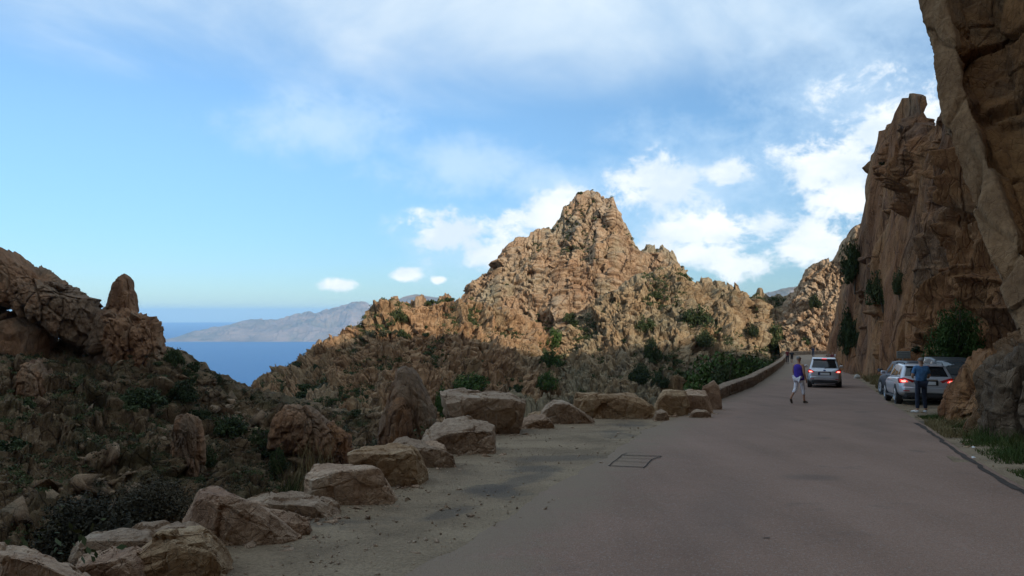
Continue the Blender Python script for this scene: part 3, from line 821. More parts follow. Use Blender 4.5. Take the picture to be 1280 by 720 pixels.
view = bpy.context.view_layer
def caster(objs):
    from mathutils.bvhtree import BVHTree
    trees = []
    for o in objs:
        me = o.data
        co = np.empty(len(me.vertices) * 3, np.float32); me.vertices.foreach_get('co', co)
        vs = [Vector(c) for c in co.reshape(-1, 3)]
        trees.append(BVHTree.FromPolygons(vs, [tuple(p.vertices) for p in me.polygons]))
    def hit(px, py):
        o0 = Vector((0, 0, CZ)); dr = (Vector(W(px, py, 10.0)) - o0).normalized()
        best = None
        for tr in trees:
            loc, nor, _, dist = tr.ray_cast(o0, dr)
            if loc is not None and (best is None or dist < best[2]): best = (loc, nor, dist)
        return best
    return hit
hit_far = caster([mtn_peak, mtn_left, mtn_right, mtn_but, hill, bank])
hit_cliff = caster([cliff, near, verge, mtn_but])

for i, (poly, T, mat, lab) in enumerate([
    ([(216, 600), (218, 540), (224, 520), (236, 515), (247, 526), (252, 560), (250, 600)], 1.3, M_pinn, 'upright brown outcrop halfway down the left hillside'),
    ([(340, 560), (345, 522), (358, 508), (385, 508), (402, 520), (420, 545), (425, 580)], 1.8, M_pinn, 'broad rounded rock on the crest where the left hillside runs out'),
    ([(382, 600), (385, 560), (395, 535), (415, 528), (436, 545), (440, 600)], 1.5, M_cliff, 'orange rock face low on the spur behind the boulders'),
    ([(150, 560), (150, 500), (20, 490), (30, 470), (52, 462), (60, 500), (60, 560)], 1.2, M_pinn, None),
    ([(24, 500), (28, 462), (36, 452), (52, 456), (64, 480), (64, 505), (40, 510)], 1.4, M_pinn, 'squarish rock standing below the arched rock')]):
    if lab is None: continue
    pp = np.array(poly); h = hit_far(float(pp[:, 0].mean()), float(pp[:, 1].max() - 8))
    if h: blob_rock('hillside_rock', poly, h[0].y + 0.4, T, mat, label=lab, cat='rock', seed=60 + i, rib=1.3, rib_amp=0.15, block=1.0, block_amp=0.3)

# loose rock rubble over the left hillside and the bank: nobody could count it
def ico():
    bm = bmesh.new(); bmesh.ops.create_icosphere(bm, subdivisions=2, radius=1)
    V = np.array([v.co[:] for v in bm.verts]); Fq = np.array([[v.index for v in f.verts] for f in bm.faces]); bm.free(); return V, Fq
def ico1():
    bm = bmesh.new(); bmesh.ops.create_icosphere(bm, subdivisions=1, radius=1)
    V = np.array([v.co[:] for v in bm.verts]); Fq = np.array([[v.index for v in f.verts] for f in bm.faces]); bm.free(); return V, Fq
def hulls(n=14):
    out = []
    for i in range(n):
        r = np.random.default_rng(900 + i); q = r.normal(size=(11, 3)); q /= np.linalg.norm(q, axis=1, keepdims=True); q *= 0.8 + 0.35 * r.random((11, 1))
        bm = bmesh.new()
        for p in q: bm.verts.new(p)
        bmesh.ops.convex_hull(bm, input=bm.verts); bm.verts.index_update()
        out.append((q, np.array([[v.index for v in f.verts] for f in bm.faces]))); bm.free()
    return out
HULLS = hulls()
rng = np.random.default_rng(5)
def rubble(name, pts, sizes, mat, label=None, flat=0.7):
    Vs, Fs, b0 = [], [], 0
    k = rng.integers(0, len(HULLS), len(pts))
    for h, (V, Fq) in enumerate(HULLS):
        m = np.where(k == h)[0]; n = len(m)
        if not n: continue
        A = rng.normal(size=(n, 3, 3)) * 0.30 + np.eye(3); a = rng.random(n) * 6.283
        P = np.einsum('nij,vj->nvi', A, V) * np.array([1, 1, flat])
        P = np.stack([P[..., 0] * np.cos(a)[:, None] - P[..., 1] * np.sin(a)[:, None], P[..., 0] * np.sin(a)[:, None] + P[..., 1] * np.cos(a)[:, None], P[..., 2]], -1)
        P = P * sizes[m][:, None, None] + pts[m][:, None, :]
        Vs.append(P.reshape(-1, 3)); Fs.append((Fq[None] + (np.arange(n) * len(V))[:, None, None] + b0).reshape(-1, 3)); b0 += n * len(V)
    o = link(name, mesh_quads(name, np.concatenate(Vs), np.concatenate(Fs)), mat); o['kind'] = 'stuff'
    return o
hp = hillP[:280].reshape(-1, 3)
den = fbm(hp / 9, 3, 88)
sel = rng.choice(len(hp), 5200, p=np.exp(den * 3) / np.exp(den * 3).sum())
rubble('rubble', hp[sel] - [0, 0, 0.12], 0.10 + rng.pareto(2.4, 5200).clip(0, 5) * 0.20, M_rubble)

# ------------------------------------------------------------------ shrubs
def crown_mesh(name, seed, n, leaf, clumps=26, flat=0.8, hole=0.0):
    r = np.random.default_rng(seed)
    c = r.normal(size=(clumps, 3)); c /= np.linalg.norm(c, axis=1, keepdims=True)
    c *= (r.random((clumps, 1)) ** 0.45) * 0.78
    c[:, 2] = np.abs(c[:, 2]) * flat + 0.12
    cs = 0.16 + r.random(clumps) * 0.2
    k = r.integers(0, clumps, n)
    q = r.normal(size=(n, 3)); q /= np.linalg.norm(q, axis=1, keepdims=True)
    p = c[k] + q * (cs[k] * (0.45 + 0.55 * r.random(n) ** 0.5))[:, None]
    p[:, 2] = np.maximum(p[:, 2], -0.02)
    nrm = q + r.normal(size=(n, 3)) * 0.7; nrm /= np.linalg.norm(nrm, axis=1, keepdims=True)
    t1 = np.cross(nrm, r.normal(size=(n, 3))); t1 /= np.linalg.norm(t1, axis=1, keepdims=True)
    t2 = np.cross(nrm, t1)
    s = leaf * (0.6 + 0.8 * r.random(n))[:, None]
    V = np.stack([p - t1 * s, p + t2 * s * 0.55, p + t1 * s, p - t2 * s * 0.55], 1).reshape(-1, 3)
    return mesh_quads(name, V, np.arange(n * 4).reshape(-1, 4))
def stem_mesh(name, seed, h=0.8, n=6, rad=0.05):
    r = np.random.default_rng(seed); V, Fq = [], []
    for i in range(n):
        a = r.random() * 6.28; tip = np.array([math.cos(a) * 0.55 * r.random(), math.sin(a) * 0.55 * r.random(), h * (0.7 + 0.4 * r.random())])
        mid = tip * 0.5 + r.normal(size=3) * 0.07
        for j, (p, w_) in enumerate(((np.array([0, 0, -0.25]), rad), (mid, rad * 0.7), (tip, rad * 0.25))):
            for k in range(5): V.append(p + w_ * np.array([math.cos(k * 1.2566), math.sin(k * 1.2566), 0]))
        b = i * 15
        for j in range(2):
            for k in range(5): Fq.append([b + j * 5 + k, b + j * 5 + (k + 1) % 5, b + j * 5 + 5 + (k + 1) % 5, b + j * 5 + 5 + k])
    return mesh_quads(name, V, Fq)
CR_FAR = [crown_mesh('crown', 100 + i, 900, 0.085, 20) for i in range(6)]
CR_MID = [crown_mesh('crown', 120 + i, 3200, 0.05, 38) for i in range(4)]
CR_NEAR = [crown_mesh('crown', 140 + i, 9000, 0.028, 60, 0.95) for i in range(2)]
STEM = [stem_mesh('trunk', 160 + i) for i in range(3)]
for m_ in STEM: m_.materials.append(M_bark)
mesh_cache = {}
def with_mat(me, mat):
    key = (me.name, mat.name)
    if key not in mesh_cache:
        c = me.copy(); c.materials.append(mat); mesh_cache[key] = c
    return mesh_cache[key]
def shrub(loc, rx, rz_, mats, pool, label, group=None, name='maquis_shrub', cat='shrub', trunk=False):
    me = with_mat(random.choice(pool), random.choice(mats))
    if trunk:
        root = empty(name, loc, random.random() * 6.28)
        c = bpy.data.objects.new('crown', me); COL.objects.link(c); c.parent = root; c.scale = (rx, rx, rz_)
        s = bpy.data.objects.new('trunk', random.choice(STEM)); COL.objects.link(s); s.parent = root; s.scale = (rx, rx, rz_)
    else:
        root = bpy.data.objects.new(name, me); COL.objects.link(root)
        root.location = loc; root.rotation_euler = (0, 0, random.random() * 6.28); root.scale = (rx, rx, rz_)
    tag(root, label, cat, group)
    return root

# prominent shrubs by what they stand beside: pixel, width and height in pixels
def shrub_at(hit, px, py, wpx, hpx, label, mats=None, pool=None, group=None, name='maquis_shrub', cat='shrub', push=0.0):
    h = hit(px, py)
    if h is None: return
    loc = h[0]; s = loc.y / F
    return shrub((loc.x, loc.y + push, loc.z - 0.05), wpx * s * 0.56, hpx * s * 0.95, mats or [M_leaf], pool or CR_MID, label, group, name, cat, True)
for px, py, ww, hh, lab in [
    (968, 440, 30, 46, 'tall dark bush in the cleft where the mountain shoulder ends above the bend'), (940, 420, 20, 20, 'dark bush on the slope above the far end of the low wall'),
    (692, 432, 28, 26, 'dark green bush highest in the gully down the middle of the mountain'), (686, 458, 30, 26, 'dark green bush in the middle of the central gully'),
    (684, 486, 28, 28, 'dark green bush at the foot of the central gully'), (868, 408, 44, 32, 'broad dark tree high on the right shoulder of the mountain'),
    (880, 432, 30, 26, 'dark bush just below the broad tree on the mountain shoulder'), (808, 414, 28, 24, 'dark bush on the shoulder left of the broad tree'),
    (815, 452, 26, 34, 'tall dark bush in the right-hand gully above the boulders'), (800, 478, 30, 28, 'dark bush low on the slope above the long flat boulder'),
    (826, 484, 26, 22, 'dark bush behind the two leaning boulders'), (588, 488, 52, 26, 'wide green bush showing behind the big flat-topped boulder'),
    (712, 404, 20, 18, 'small bush where the gully meets the sunlit face'), (500, 402, 24, 22, 'bush in the cleft near the top of the left ridge'),
    (552, 520, 22, 44, 'tall green bush between the brown pinnacle and the flat-topped boulder'), (728, 500, 16, 18, 'small bush left of the long flat boulder')]:
    shrub_at(hit_far, px, py, ww, hh, lab, [M_leaf, M_leaf_grn][1:] if 'green' in lab else [M_leaf])
for px, py, ww, hh, lab, nm in [
    (218, 458, 28, 30, 'rounded dark tree on the crest right of the thumb-shaped rock', 'small_tree'), (234, 478, 30, 24, 'dark tree next down the crest from the rounded one', 'small_tree'),
    (270, 480, 14, 18, 'little round tree alone on the crest against the sea', 'small_tree'), (122, 388, 16, 16, 'small dark tree in the gap between arched rock and thumb', 'small_tree')]:
    shrub_at(hit_far, px, py, ww, hh, lab, name=nm, cat='tree')
for px, py, ww, hh, lab in [
    (258, 582, 30, 30, 'dark bush right beside the upright outcrop on the left hillside'), (285, 545, 48, 34, 'large dark bush high on the spur in the notch'),
    (330, 560, 44, 32, 'large dark bush right of the highest bush on the spur'), (348, 590, 30, 36, 'tall bush low on the spur behind the boulders'),
    (180, 510, 60, 34, 'broad olive bush in the middle of the left hillside'), (230, 500, 40, 30, 'olive bush below the crest trees'),
    (120, 690, 150, 80, 'big brownish thicket at the foot of the left hillside, behind the nearest boulders'), (190, 650, 110, 60, 'dark thicket in the ravine above the peaked boulder'), (400, 548, 40, 26, 'dark bush on the crest of the spur')]:
    big = ww > 100
    shrub_at(hit_far, px, py, ww, hh, lab, [M_thicket if big else M_leaf], CR_NEAR if big else CR_MID)
for px, py, ww, hh, lab, mt in [
    (1068, 352, 36, 64, 'tall dark green bush clinging to the left edge of the cliff', M_leaf), (1060, 440, 26, 66, 'tall dark bush at the foot of the cliff beyond the silver people carrier', M_leaf),
    (1104, 378, 42, 50, 'dark green bush halfway up the cliff', M_leaf), (1124, 366, 20, 34, 'narrow bush on the cliff right of a bigger one', M_leaf),
    (1018, 384, 18, 20, 'small bush on the sunlit rocks above the bend', M_leaf),
    (1008, 432, 16, 14, 'low bush on the slope just above the far bend of the wall', M_leaf), (1070, 432, 24, 44, 'dark bush in the cleft of the cliff foot', M_leaf)]:
    shrub_at(hit_cliff, px, py, ww, hh, lab, [mt])
shrub((18.6, 33.6, float(gz(33)) + 1.0), 1.35, 3.0, [M_leaf_grn], CR_NEAR, 'large bright green bush in the cliff recess behind the parked cars', name='large_bush', cat='bush', trunk=True)
# dense green shrubs below the low wall
WSL = ['nearest one', 'tallest, halfway along', 'just beyond the tallest', 'second beyond the tallest', 'third beyond the tallest', 'last but one before the bend', 'last before the bend']
for i, (y, off, rx, rzz) in enumerate([(54, 2.6, 1.8, 2.6), (60, 3.6, 3.0, 3.8), (68, 3.2, 2.8, 3.4), (77, 3.4, 2.8, 3.2), (86, 3.2, 2.4, 2.8), (96, 3, 2.4, 2.2), (108, 3, 2.4, 2.0)]):
    x = float(xl_at(y)) - off
    shrub((x, y, float(gz(y)) - 1.3 - max(0, off - 3) * 0.6), rx, rzz, [M_leaf_grn if i % 3 else M_leaf], CR_MID, 'dense green shrub behind the low wall, %s' % WSL[i], 'green shrubs behind the low wall', trunk=True)

# scattered maquis on the slopes
def scatter(P, n, lo, hi_, label, group, mats, seed, clump=8.0, thr=-0.1, scale=(0.5, 1.3), relief=None, nz=0.3):
    r = np.random.default_rng(seed)
    nr, ncl = P.shape[:2]
    N = normals_grid(P); N[N[..., 2] < 0] *= -1
    cnt = tries = 0
    rq = np.quantile(RELIEF[relief], 0.45) if relief else 0
    while cnt < n and tries < n * 60:
        tries += 1
        i = int(nr * (lo + (hi_ - lo) * r.random())); j = int(ncl * (0.02 + 0.96 * r.random()))
        p = P[i, j]; u, v = proj(p)
        if not (-30 < u < 1300 and 0 < v < 730): continue
        if relief and RELIEF[relief][i, j] > rq: continue
        if N[i, j, 2] < nz or vnoise(p[None] / clump, seed)[0] < thr: continue
        s = scale[0] + (scale[1] - scale[0]) * r.random() ** 2
        sz = 'small' if s < scale[0] + 0.25 * (scale[1] - scale[0]) else 'broad' if s > scale[0] + 0.6 * (scale[1] - scale[0]) else 'middling'
        vz = (i / nr - lo) / (hi_ - lo); hz = j / ncl
        zone = ('low down', 'halfway up', 'near the crest')[min(2, int(vz * 3))] + ' ' + ('at the far left', 'left of the middle', 'in the middle', 'right of the middle', 'at the far right')[min(4, int(hz * 5))]
        shrub(tuple(p - [0, 0, 0.1]), s, s * (0.7 + 0.5 * r.random()), mats, CR_FAR, label % (sz, zone), group)
        cnt += 1
_, P_ = None, None
def grid_of(o, nc):
    co = np.empty(len(o.data.vertices) * 3, np.float32); o.data.vertices.foreach_get('co', co); return co.reshape(-1, nc, 3)
scatter(grid_of(mtn_left, 640), 100, 0.25, 0.86, '%s green shrub on the orange left ridge, %s', 'shrubs on the left ridge of the mountain', [M_leaf, M_leaf, M_leaf, M_leaf_gry], 201, scale=(0.7, 2.3), relief='mountain_ridge', nz=0.02, thr=-0.4)
scatter(grid_of(mtn_right, 560), 60, 0.10, 0.85, '%s green shrub on the mountain shoulder, %s', 'shrubs on the mountain shoulder', [M_leaf, M_leaf, M_leaf, M_leaf_gry], 202, scale=(0.6, 1.9), relief='mountain_shoulder', nz=0.02, thr=-0.4)
scatter(grid_of(mtn_peak, 560), 50, 0.2, 0.86, '%s shrub on the sunlit mountain peak, %s', 'shrubs on the sunlit peak', [M_leaf, M_leaf_gry], 203, scale=(0.4, 1.0))
scatter(hillP, 75, 0.03, 0.86, '%s shrub on the shaded left hillside, %s', 'shrubs on the left hillside', [M_leaf, M_leaf, M_leaf_gry], 204, scale=(0.4, 1.3), clump=7)
def scrub(name, P, n, mats, seed, clump, thr, size, leaf, lo=0.03, hi_=0.86, per=42, relief=None, nz=0.35, q=0.42):
    r = np.random.default_rng(seed); nr, ncl = P.shape[:2]
    N = normals_grid(P); N[N[..., 2] < 0] *= -1
    i = (nr * (lo + (hi_ - lo) * r.random(n * 8))).astype(int); j = (ncl * r.random(n * 8)).astype(int)
    p = P[i, j]; ok = (N[i, j, 2] > nz) & (vnoise(p / clump, seed) + 0.4 * vnoise(p / clump * 3, seed + 1) > thr)
    if relief is not None: ok &= RELIEF[relief][i, j] < np.quantile(RELIEF[relief], q)
    p = p[ok][:n]
    sz = size * (0.5 + r.random(len(p)) ** 2 * 1.3)
    q = r.normal(size=(len(p), per, 3)); q /= np.linalg.norm(q, axis=-1, keepdims=True); q *= (r.random((len(p), per, 1)) ** 0.4)
    q[..., 2] = np.abs(q[..., 2]) * 0.75
    c = (p[:, None, :] + q * sz[:, None, None]).reshape(-1, 3)
    nrm = q.reshape(-1, 3) + r.normal(size=(len(c), 3)) * 0.6; nrm /= np.linalg.norm(nrm, axis=1, keepdims=True)
    t1 = np.cross(nrm, r.normal(size=nrm.shape)); t1 /= np.linalg.norm(t1, axis=1, keepdims=True); t2 = np.cross(nrm, t1)
    s_ = (leaf * (0.6 + 0.8 * r.random(len(c))))[:, None]
    V = np.stack([c - t1 * s_, c + t2 * s_ * 0.6, c + t1 * s_, c - t2 * s_ * 0.6], 1).reshape(-1, 3)
    o = link(name, mesh_quads(name, V, np.arange(len(V)).reshape(-1, 4)), mats); o['kind'] = 'stuff'
scrub('low_scrub', hillP, 2600, M_scrub, 301, 6, -0.15, 0.42, 0.075)
scrub('low_scrub', hillP, 1900, M_leaf, 311, 5, -0.05, 0.5, 0.07, per=52)
scrub('low_scrub', grid_of(mtn_left, 640), 1500, M_leaf, 302, 9, -0.25, 0.85, 0.14, nz=0.02, relief='mountain_ridge', q=0.6, lo=0.2)
scrub('low_scrub', grid_of(mtn_right, 560), 1500, M_leaf, 303, 9, -0.25, 0.75, 0.14, nz=0.02, relief='mountain_shoulder', q=0.45, lo=0.25)
scrub('low_scrub', grid_of(mtn_peak, 560), 900, M_leaf, 304, 9, -0.1, 0.42, 0.13, relief='mountain_peak', nz=0.1, q=0.3)
bco = np.empty(len(bank.data.vertices) * 3, np.float32); bank.data.vertices.foreach_get('co', bco); bco = bco.reshape(-1, 110, 3); bco = bco[bco[:, -1, 1] < 26]
scrub('low_scrub', bco, 1500, M_leaf, 305, 5, -0.2, 0.42, 0.034, 0.0, 1.0, per=90)
scatter(cliffP, 8, 0.1, 0.8, '%s bush in a crack of the roadside cliff, %s', 'bushes on the cliff', [M_leaf], 205, scale=(0.25, 0.6), thr=-1)
# ------------------------------------------------------------------ roadside boulders
def boulder(label, top, ridge, base, mat, tb=0.55, rf=-0.12, d=None, seed=0, extra=(), rough=1.0, name='boulder', under=0.04):
    allp = np.array(list(top) + list(ridge) + list(base), float)
    if d is None: d = G(allp[:, 0].mean(), max(p[1] for p in base))[1]
    wd = (allp[:, 0].max() - allp[:, 0].min()) / F * d
    pts = []
    for (x, y) in top: pts.append(W(x, y, d + tb * wd))
    for (x, y) in ridge: pts.append(W(x, y, d + rf * wd))
    for (x, y, k) in extra: pts.append(W(x, y, d + k * wd))
    for (x, y) in base:
        p = W(x, y, d); p[1] += under * wd; p[0] += (wd * 0.5 * under) * np.sign(W(allp[:, 0].mean(), y, d)[0] - p[0]); pts.append(p); pts.append(p - [0, 0, 0.25 * wd + 0.12])
        q = p + np.array([0, tb * wd * 1.15, 0]); q[0] = q[0] * 1.0; pts.append(q - [0, 0, 0.2 * wd])
    cp = np.mean(pts, 0); pts = [cp + (p - cp) * np.array([1.14, 1.08, 1.07]) for p in pts]
    bm = bmesh.new()
    for p in pts: bm.verts.new(p)
    r = bmesh.ops.convex_hull(bm, input=bm.verts)
    bmesh.ops.delete(bm, geom=list({v for v in r['geom_interior'] + r['geom_unused'] if isinstance(v, bmesh.types.BMVert)}), context='VERTS')
    br = random.Random(1000 + seed)
    zmin = min(p[2] for p in pts)
    for _ in range(16):                                     # chips split off the edges and corners
        nn = Vector((br.gauss(0, 1), br.gauss(-0.35, 1), br.gauss(0.35, 0.8))).normalized()
        co = [v.co.dot(nn) for v in bm.verts]; hi_v, lo_v = max(co), min(co)
        cut = hi_v - (hi_v - lo_v) * br.uniform(0.015, 0.07)
        g_ = bmesh.ops.bisect_plane(bm, geom=bm.verts[:] + bm.edges[:] + bm.faces[:], plane_co=nn * cut, plane_no=nn, clear_outer=True)
        bmesh.ops.holes_fill(bm, edges=[e for e in bm.edges if len(e.link_faces) == 1], sides=0)
    bmesh.ops.dissolve_limit(bm, angle_limit=R(4), verts=bm.verts, edges=bm.edges)
    bmesh.ops.recalc_face_normals(bm, faces=bm.faces)
    bmesh.ops.bevel(bm, geom=bm.edges[:] + bm.verts[:], offset=wd * 0.010, segments=1, affect='EDGES', clamp_overlap=True)
    bmesh.ops.triangulate(bm, faces=bm.faces)
    target = wd / 58
    for _ in range(7):
        long = [e for e in bm.edges if e.calc_length() > target * 1.5]
        if not long or len(bm.verts) > 15000: break
        bmesh.ops.subdivide_edges(bm, edges=long, cuts=1, use_grid_fill=False)
        bmesh.ops.triangulate(bm, faces=[f for f in bm.faces if len(f.verts) > 3])
    bm.normal_update()
    V = np.array([v.co[:] for v in bm.verts]); N = np.array([v.normal[:] for v in bm.verts])
    rough *= 0.85
    dsp = fbm(V / (wd * 0.42), 4, 300 + seed) * wd * 0.045 * rough
    f1, f2, cid, fac = worley(V / (wd * 0.30), 310 + seed)
    dsp += wd * rough * (fac * 0.075 + (cid - 0.5) * 0.025 - (1 - sstep(f2 - f1, 0, 0.07)) * 0.012)
    g1, g2, gid, gfac = worley(V / (wd * 0.10), 330 + seed)
    dsp += wd * rough * (gfac * 0.022 + (gid - 0.5) * 0.004)
    dsp += fbm(V / (wd * 0.05), 3, 350 + seed, 0.6, ridged=True) * wd * 0.005
    # parallel splitting planes like the photo's blocky granite
    a = V @ np.array([0.25, 0.15, 0.95]) / (wd * 0.16) + fbm(V / (wd * 0.5), 2, 340 + seed) * 1.2
    dsp += wd * 0.012 * rough * (np.abs((a % 1) - 0.5) - 0.25)
    V = V + N * dsp[:, None]
    for v, c in zip(bm.verts, V): v.co = c
    me = bpy.data.meshes.new(name); bm.to_mesh(me); bm.free()
    o = link(name, me, mat)
    return tag(o, label, 'boulder', 'boulders along the road edge')
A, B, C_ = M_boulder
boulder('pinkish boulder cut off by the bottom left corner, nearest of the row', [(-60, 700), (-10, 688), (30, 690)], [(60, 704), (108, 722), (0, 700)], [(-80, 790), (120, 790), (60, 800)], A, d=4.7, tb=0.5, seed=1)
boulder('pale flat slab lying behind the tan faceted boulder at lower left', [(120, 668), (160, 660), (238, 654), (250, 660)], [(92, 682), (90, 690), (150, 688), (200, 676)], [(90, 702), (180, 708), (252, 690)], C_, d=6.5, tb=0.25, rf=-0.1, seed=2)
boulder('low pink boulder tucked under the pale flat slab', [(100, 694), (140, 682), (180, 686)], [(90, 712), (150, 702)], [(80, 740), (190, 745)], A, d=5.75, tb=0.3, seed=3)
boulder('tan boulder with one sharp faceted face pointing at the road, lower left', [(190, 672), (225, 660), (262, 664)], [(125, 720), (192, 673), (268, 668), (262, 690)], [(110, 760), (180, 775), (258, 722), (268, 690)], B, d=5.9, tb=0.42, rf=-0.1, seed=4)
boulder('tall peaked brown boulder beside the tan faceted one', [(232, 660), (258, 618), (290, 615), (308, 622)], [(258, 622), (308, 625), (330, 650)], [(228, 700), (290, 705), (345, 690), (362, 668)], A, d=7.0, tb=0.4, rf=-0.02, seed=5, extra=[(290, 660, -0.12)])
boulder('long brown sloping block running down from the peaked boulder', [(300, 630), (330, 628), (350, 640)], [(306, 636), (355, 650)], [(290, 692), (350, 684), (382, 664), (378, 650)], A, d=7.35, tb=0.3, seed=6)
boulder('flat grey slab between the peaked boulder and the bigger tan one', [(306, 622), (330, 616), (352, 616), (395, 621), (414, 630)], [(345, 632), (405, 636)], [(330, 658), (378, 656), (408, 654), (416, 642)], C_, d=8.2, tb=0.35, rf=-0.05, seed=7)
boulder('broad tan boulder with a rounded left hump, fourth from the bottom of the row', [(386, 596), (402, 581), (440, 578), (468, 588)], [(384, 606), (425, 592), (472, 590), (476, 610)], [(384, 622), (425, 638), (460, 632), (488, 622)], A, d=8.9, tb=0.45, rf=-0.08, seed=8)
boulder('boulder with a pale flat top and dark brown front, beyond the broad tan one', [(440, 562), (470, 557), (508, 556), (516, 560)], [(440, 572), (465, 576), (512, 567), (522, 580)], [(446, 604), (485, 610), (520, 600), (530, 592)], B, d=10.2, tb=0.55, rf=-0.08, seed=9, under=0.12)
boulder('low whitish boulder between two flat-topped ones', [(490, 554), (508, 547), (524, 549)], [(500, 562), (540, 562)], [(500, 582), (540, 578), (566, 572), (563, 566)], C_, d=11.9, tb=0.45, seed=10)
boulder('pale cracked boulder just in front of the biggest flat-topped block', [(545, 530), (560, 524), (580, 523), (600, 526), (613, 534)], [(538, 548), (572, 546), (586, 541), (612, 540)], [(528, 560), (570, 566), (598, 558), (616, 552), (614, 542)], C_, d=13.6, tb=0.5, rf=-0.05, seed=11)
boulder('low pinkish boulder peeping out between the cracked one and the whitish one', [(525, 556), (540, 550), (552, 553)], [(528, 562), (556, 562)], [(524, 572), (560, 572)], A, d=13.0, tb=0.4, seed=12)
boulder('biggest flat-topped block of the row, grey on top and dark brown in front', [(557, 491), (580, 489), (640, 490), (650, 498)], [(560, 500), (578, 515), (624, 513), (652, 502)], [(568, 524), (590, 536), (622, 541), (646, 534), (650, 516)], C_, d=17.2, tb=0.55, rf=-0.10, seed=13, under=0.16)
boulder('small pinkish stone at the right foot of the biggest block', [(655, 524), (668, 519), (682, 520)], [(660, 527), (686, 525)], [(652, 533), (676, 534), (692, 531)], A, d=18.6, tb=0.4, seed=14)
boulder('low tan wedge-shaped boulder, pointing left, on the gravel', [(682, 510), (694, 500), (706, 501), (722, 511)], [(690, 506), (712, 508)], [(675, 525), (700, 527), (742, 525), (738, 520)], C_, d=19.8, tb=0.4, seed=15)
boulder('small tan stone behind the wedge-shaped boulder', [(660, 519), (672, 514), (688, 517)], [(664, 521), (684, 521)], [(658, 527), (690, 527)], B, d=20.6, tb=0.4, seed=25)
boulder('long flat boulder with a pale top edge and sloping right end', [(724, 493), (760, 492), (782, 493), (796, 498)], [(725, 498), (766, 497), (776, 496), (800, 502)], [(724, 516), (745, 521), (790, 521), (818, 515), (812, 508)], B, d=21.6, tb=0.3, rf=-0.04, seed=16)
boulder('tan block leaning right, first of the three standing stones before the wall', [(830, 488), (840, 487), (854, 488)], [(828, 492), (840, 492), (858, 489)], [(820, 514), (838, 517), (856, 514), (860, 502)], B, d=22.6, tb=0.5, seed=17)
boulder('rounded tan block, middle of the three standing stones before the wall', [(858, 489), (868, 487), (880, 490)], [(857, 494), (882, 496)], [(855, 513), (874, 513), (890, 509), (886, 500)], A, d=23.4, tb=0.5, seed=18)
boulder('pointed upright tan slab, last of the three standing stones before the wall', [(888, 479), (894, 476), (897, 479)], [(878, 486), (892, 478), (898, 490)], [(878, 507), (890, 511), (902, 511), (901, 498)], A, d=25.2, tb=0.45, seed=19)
boulder('small stone on the gravel in front of the three standing stones', [(820, 514), (826, 511), (832, 514)], [(822, 516), (832, 516)], [(819, 521), (836, 522)], C_, d=20.9, tb=0.5, seed=20, name='stone')
boulder('small flat stone at the asphalt edge before the pointed slab', [(866, 514), (872, 511), (882, 513)], [(868, 515), (884, 515)], [(864, 519), (888, 518)], C_, d=21.7, tb=0.5, seed=21, name='stone')
p = G(1071, 473)
boulder('small white stone on the verge beyond the silver people carrier', [(1069, 469), (1072, 467.5), (1075, 469.5)], [(1069, 471), (1075, 471)], [(1068.5, 473.5), (1075.5, 473.5)], simple('white_stone', (0.42, 0.40, 0.36), 0.9, var=0.15), d=float(p[1]), tb=0.5, seed=22, name='stone')

# chips and grit gathered at the foot of the boulders
cp_ = []
for b_ in [q for q in bpy.data.objects if q.get('category') == 'boulder']:
    co = np.array([v.co[:] for v in b_.data.vertices]); lo_, hi2 = co.min(0), co.max(0)
    n_ = int(60 * min(1.5, hi2[0] - lo_[0]) + 14)
    x_ = lo_[0] + (hi2[0] - lo_[0]) * rng.uniform(-0.08, 1.1, n_); y_ = lo_[1] - np.abs(rng.normal(size=n_)) * 0.16 + 0.10 * (hi2[1] - lo_[1])
    cp_ += list(np.stack([x_, y_, gz(y_) - 0.012], -1))
rubble('stone_chips', np.array(cp_), 0.010 + rng.pareto(2.2, len(cp_)).clip(0, 5) * 0.014, M_boulder[0], flat=0.6)
# pebbles on the shoulder and the verge
gp = []
while len(gp) < 2600:
    y = 4.5 + 24 * rng.random() ** 1.6
    a_, b_ = float(np.interp(y, OY, OX)), float(xl_at(y)) + 0.35
    x = a_ + (b_ - a_) * rng.random() ** 1.15
    gp.append((x, y, float(gz(y)) - 0.004))
rubble('pebbles', np.array(gp), 0.006 + rng.pareto(2.5, len(gp)).clip(0, 5) * 0.007, M_boulder[2], flat=0.6)
gp = []
while len(gp) < 700:
    y = 8 + 34 * rng.random(); gp.append((float(xr_at(y)) + 0.1 + abs(rng.normal()) * 0.7, y, float(gz(y)) - 0.004))
rubble('pebbles', np.array(gp), 0.010 + rng.pareto(2.5, len(gp)).clip(0, 5) * 0.010, M_boulder[1], flat=0.6)

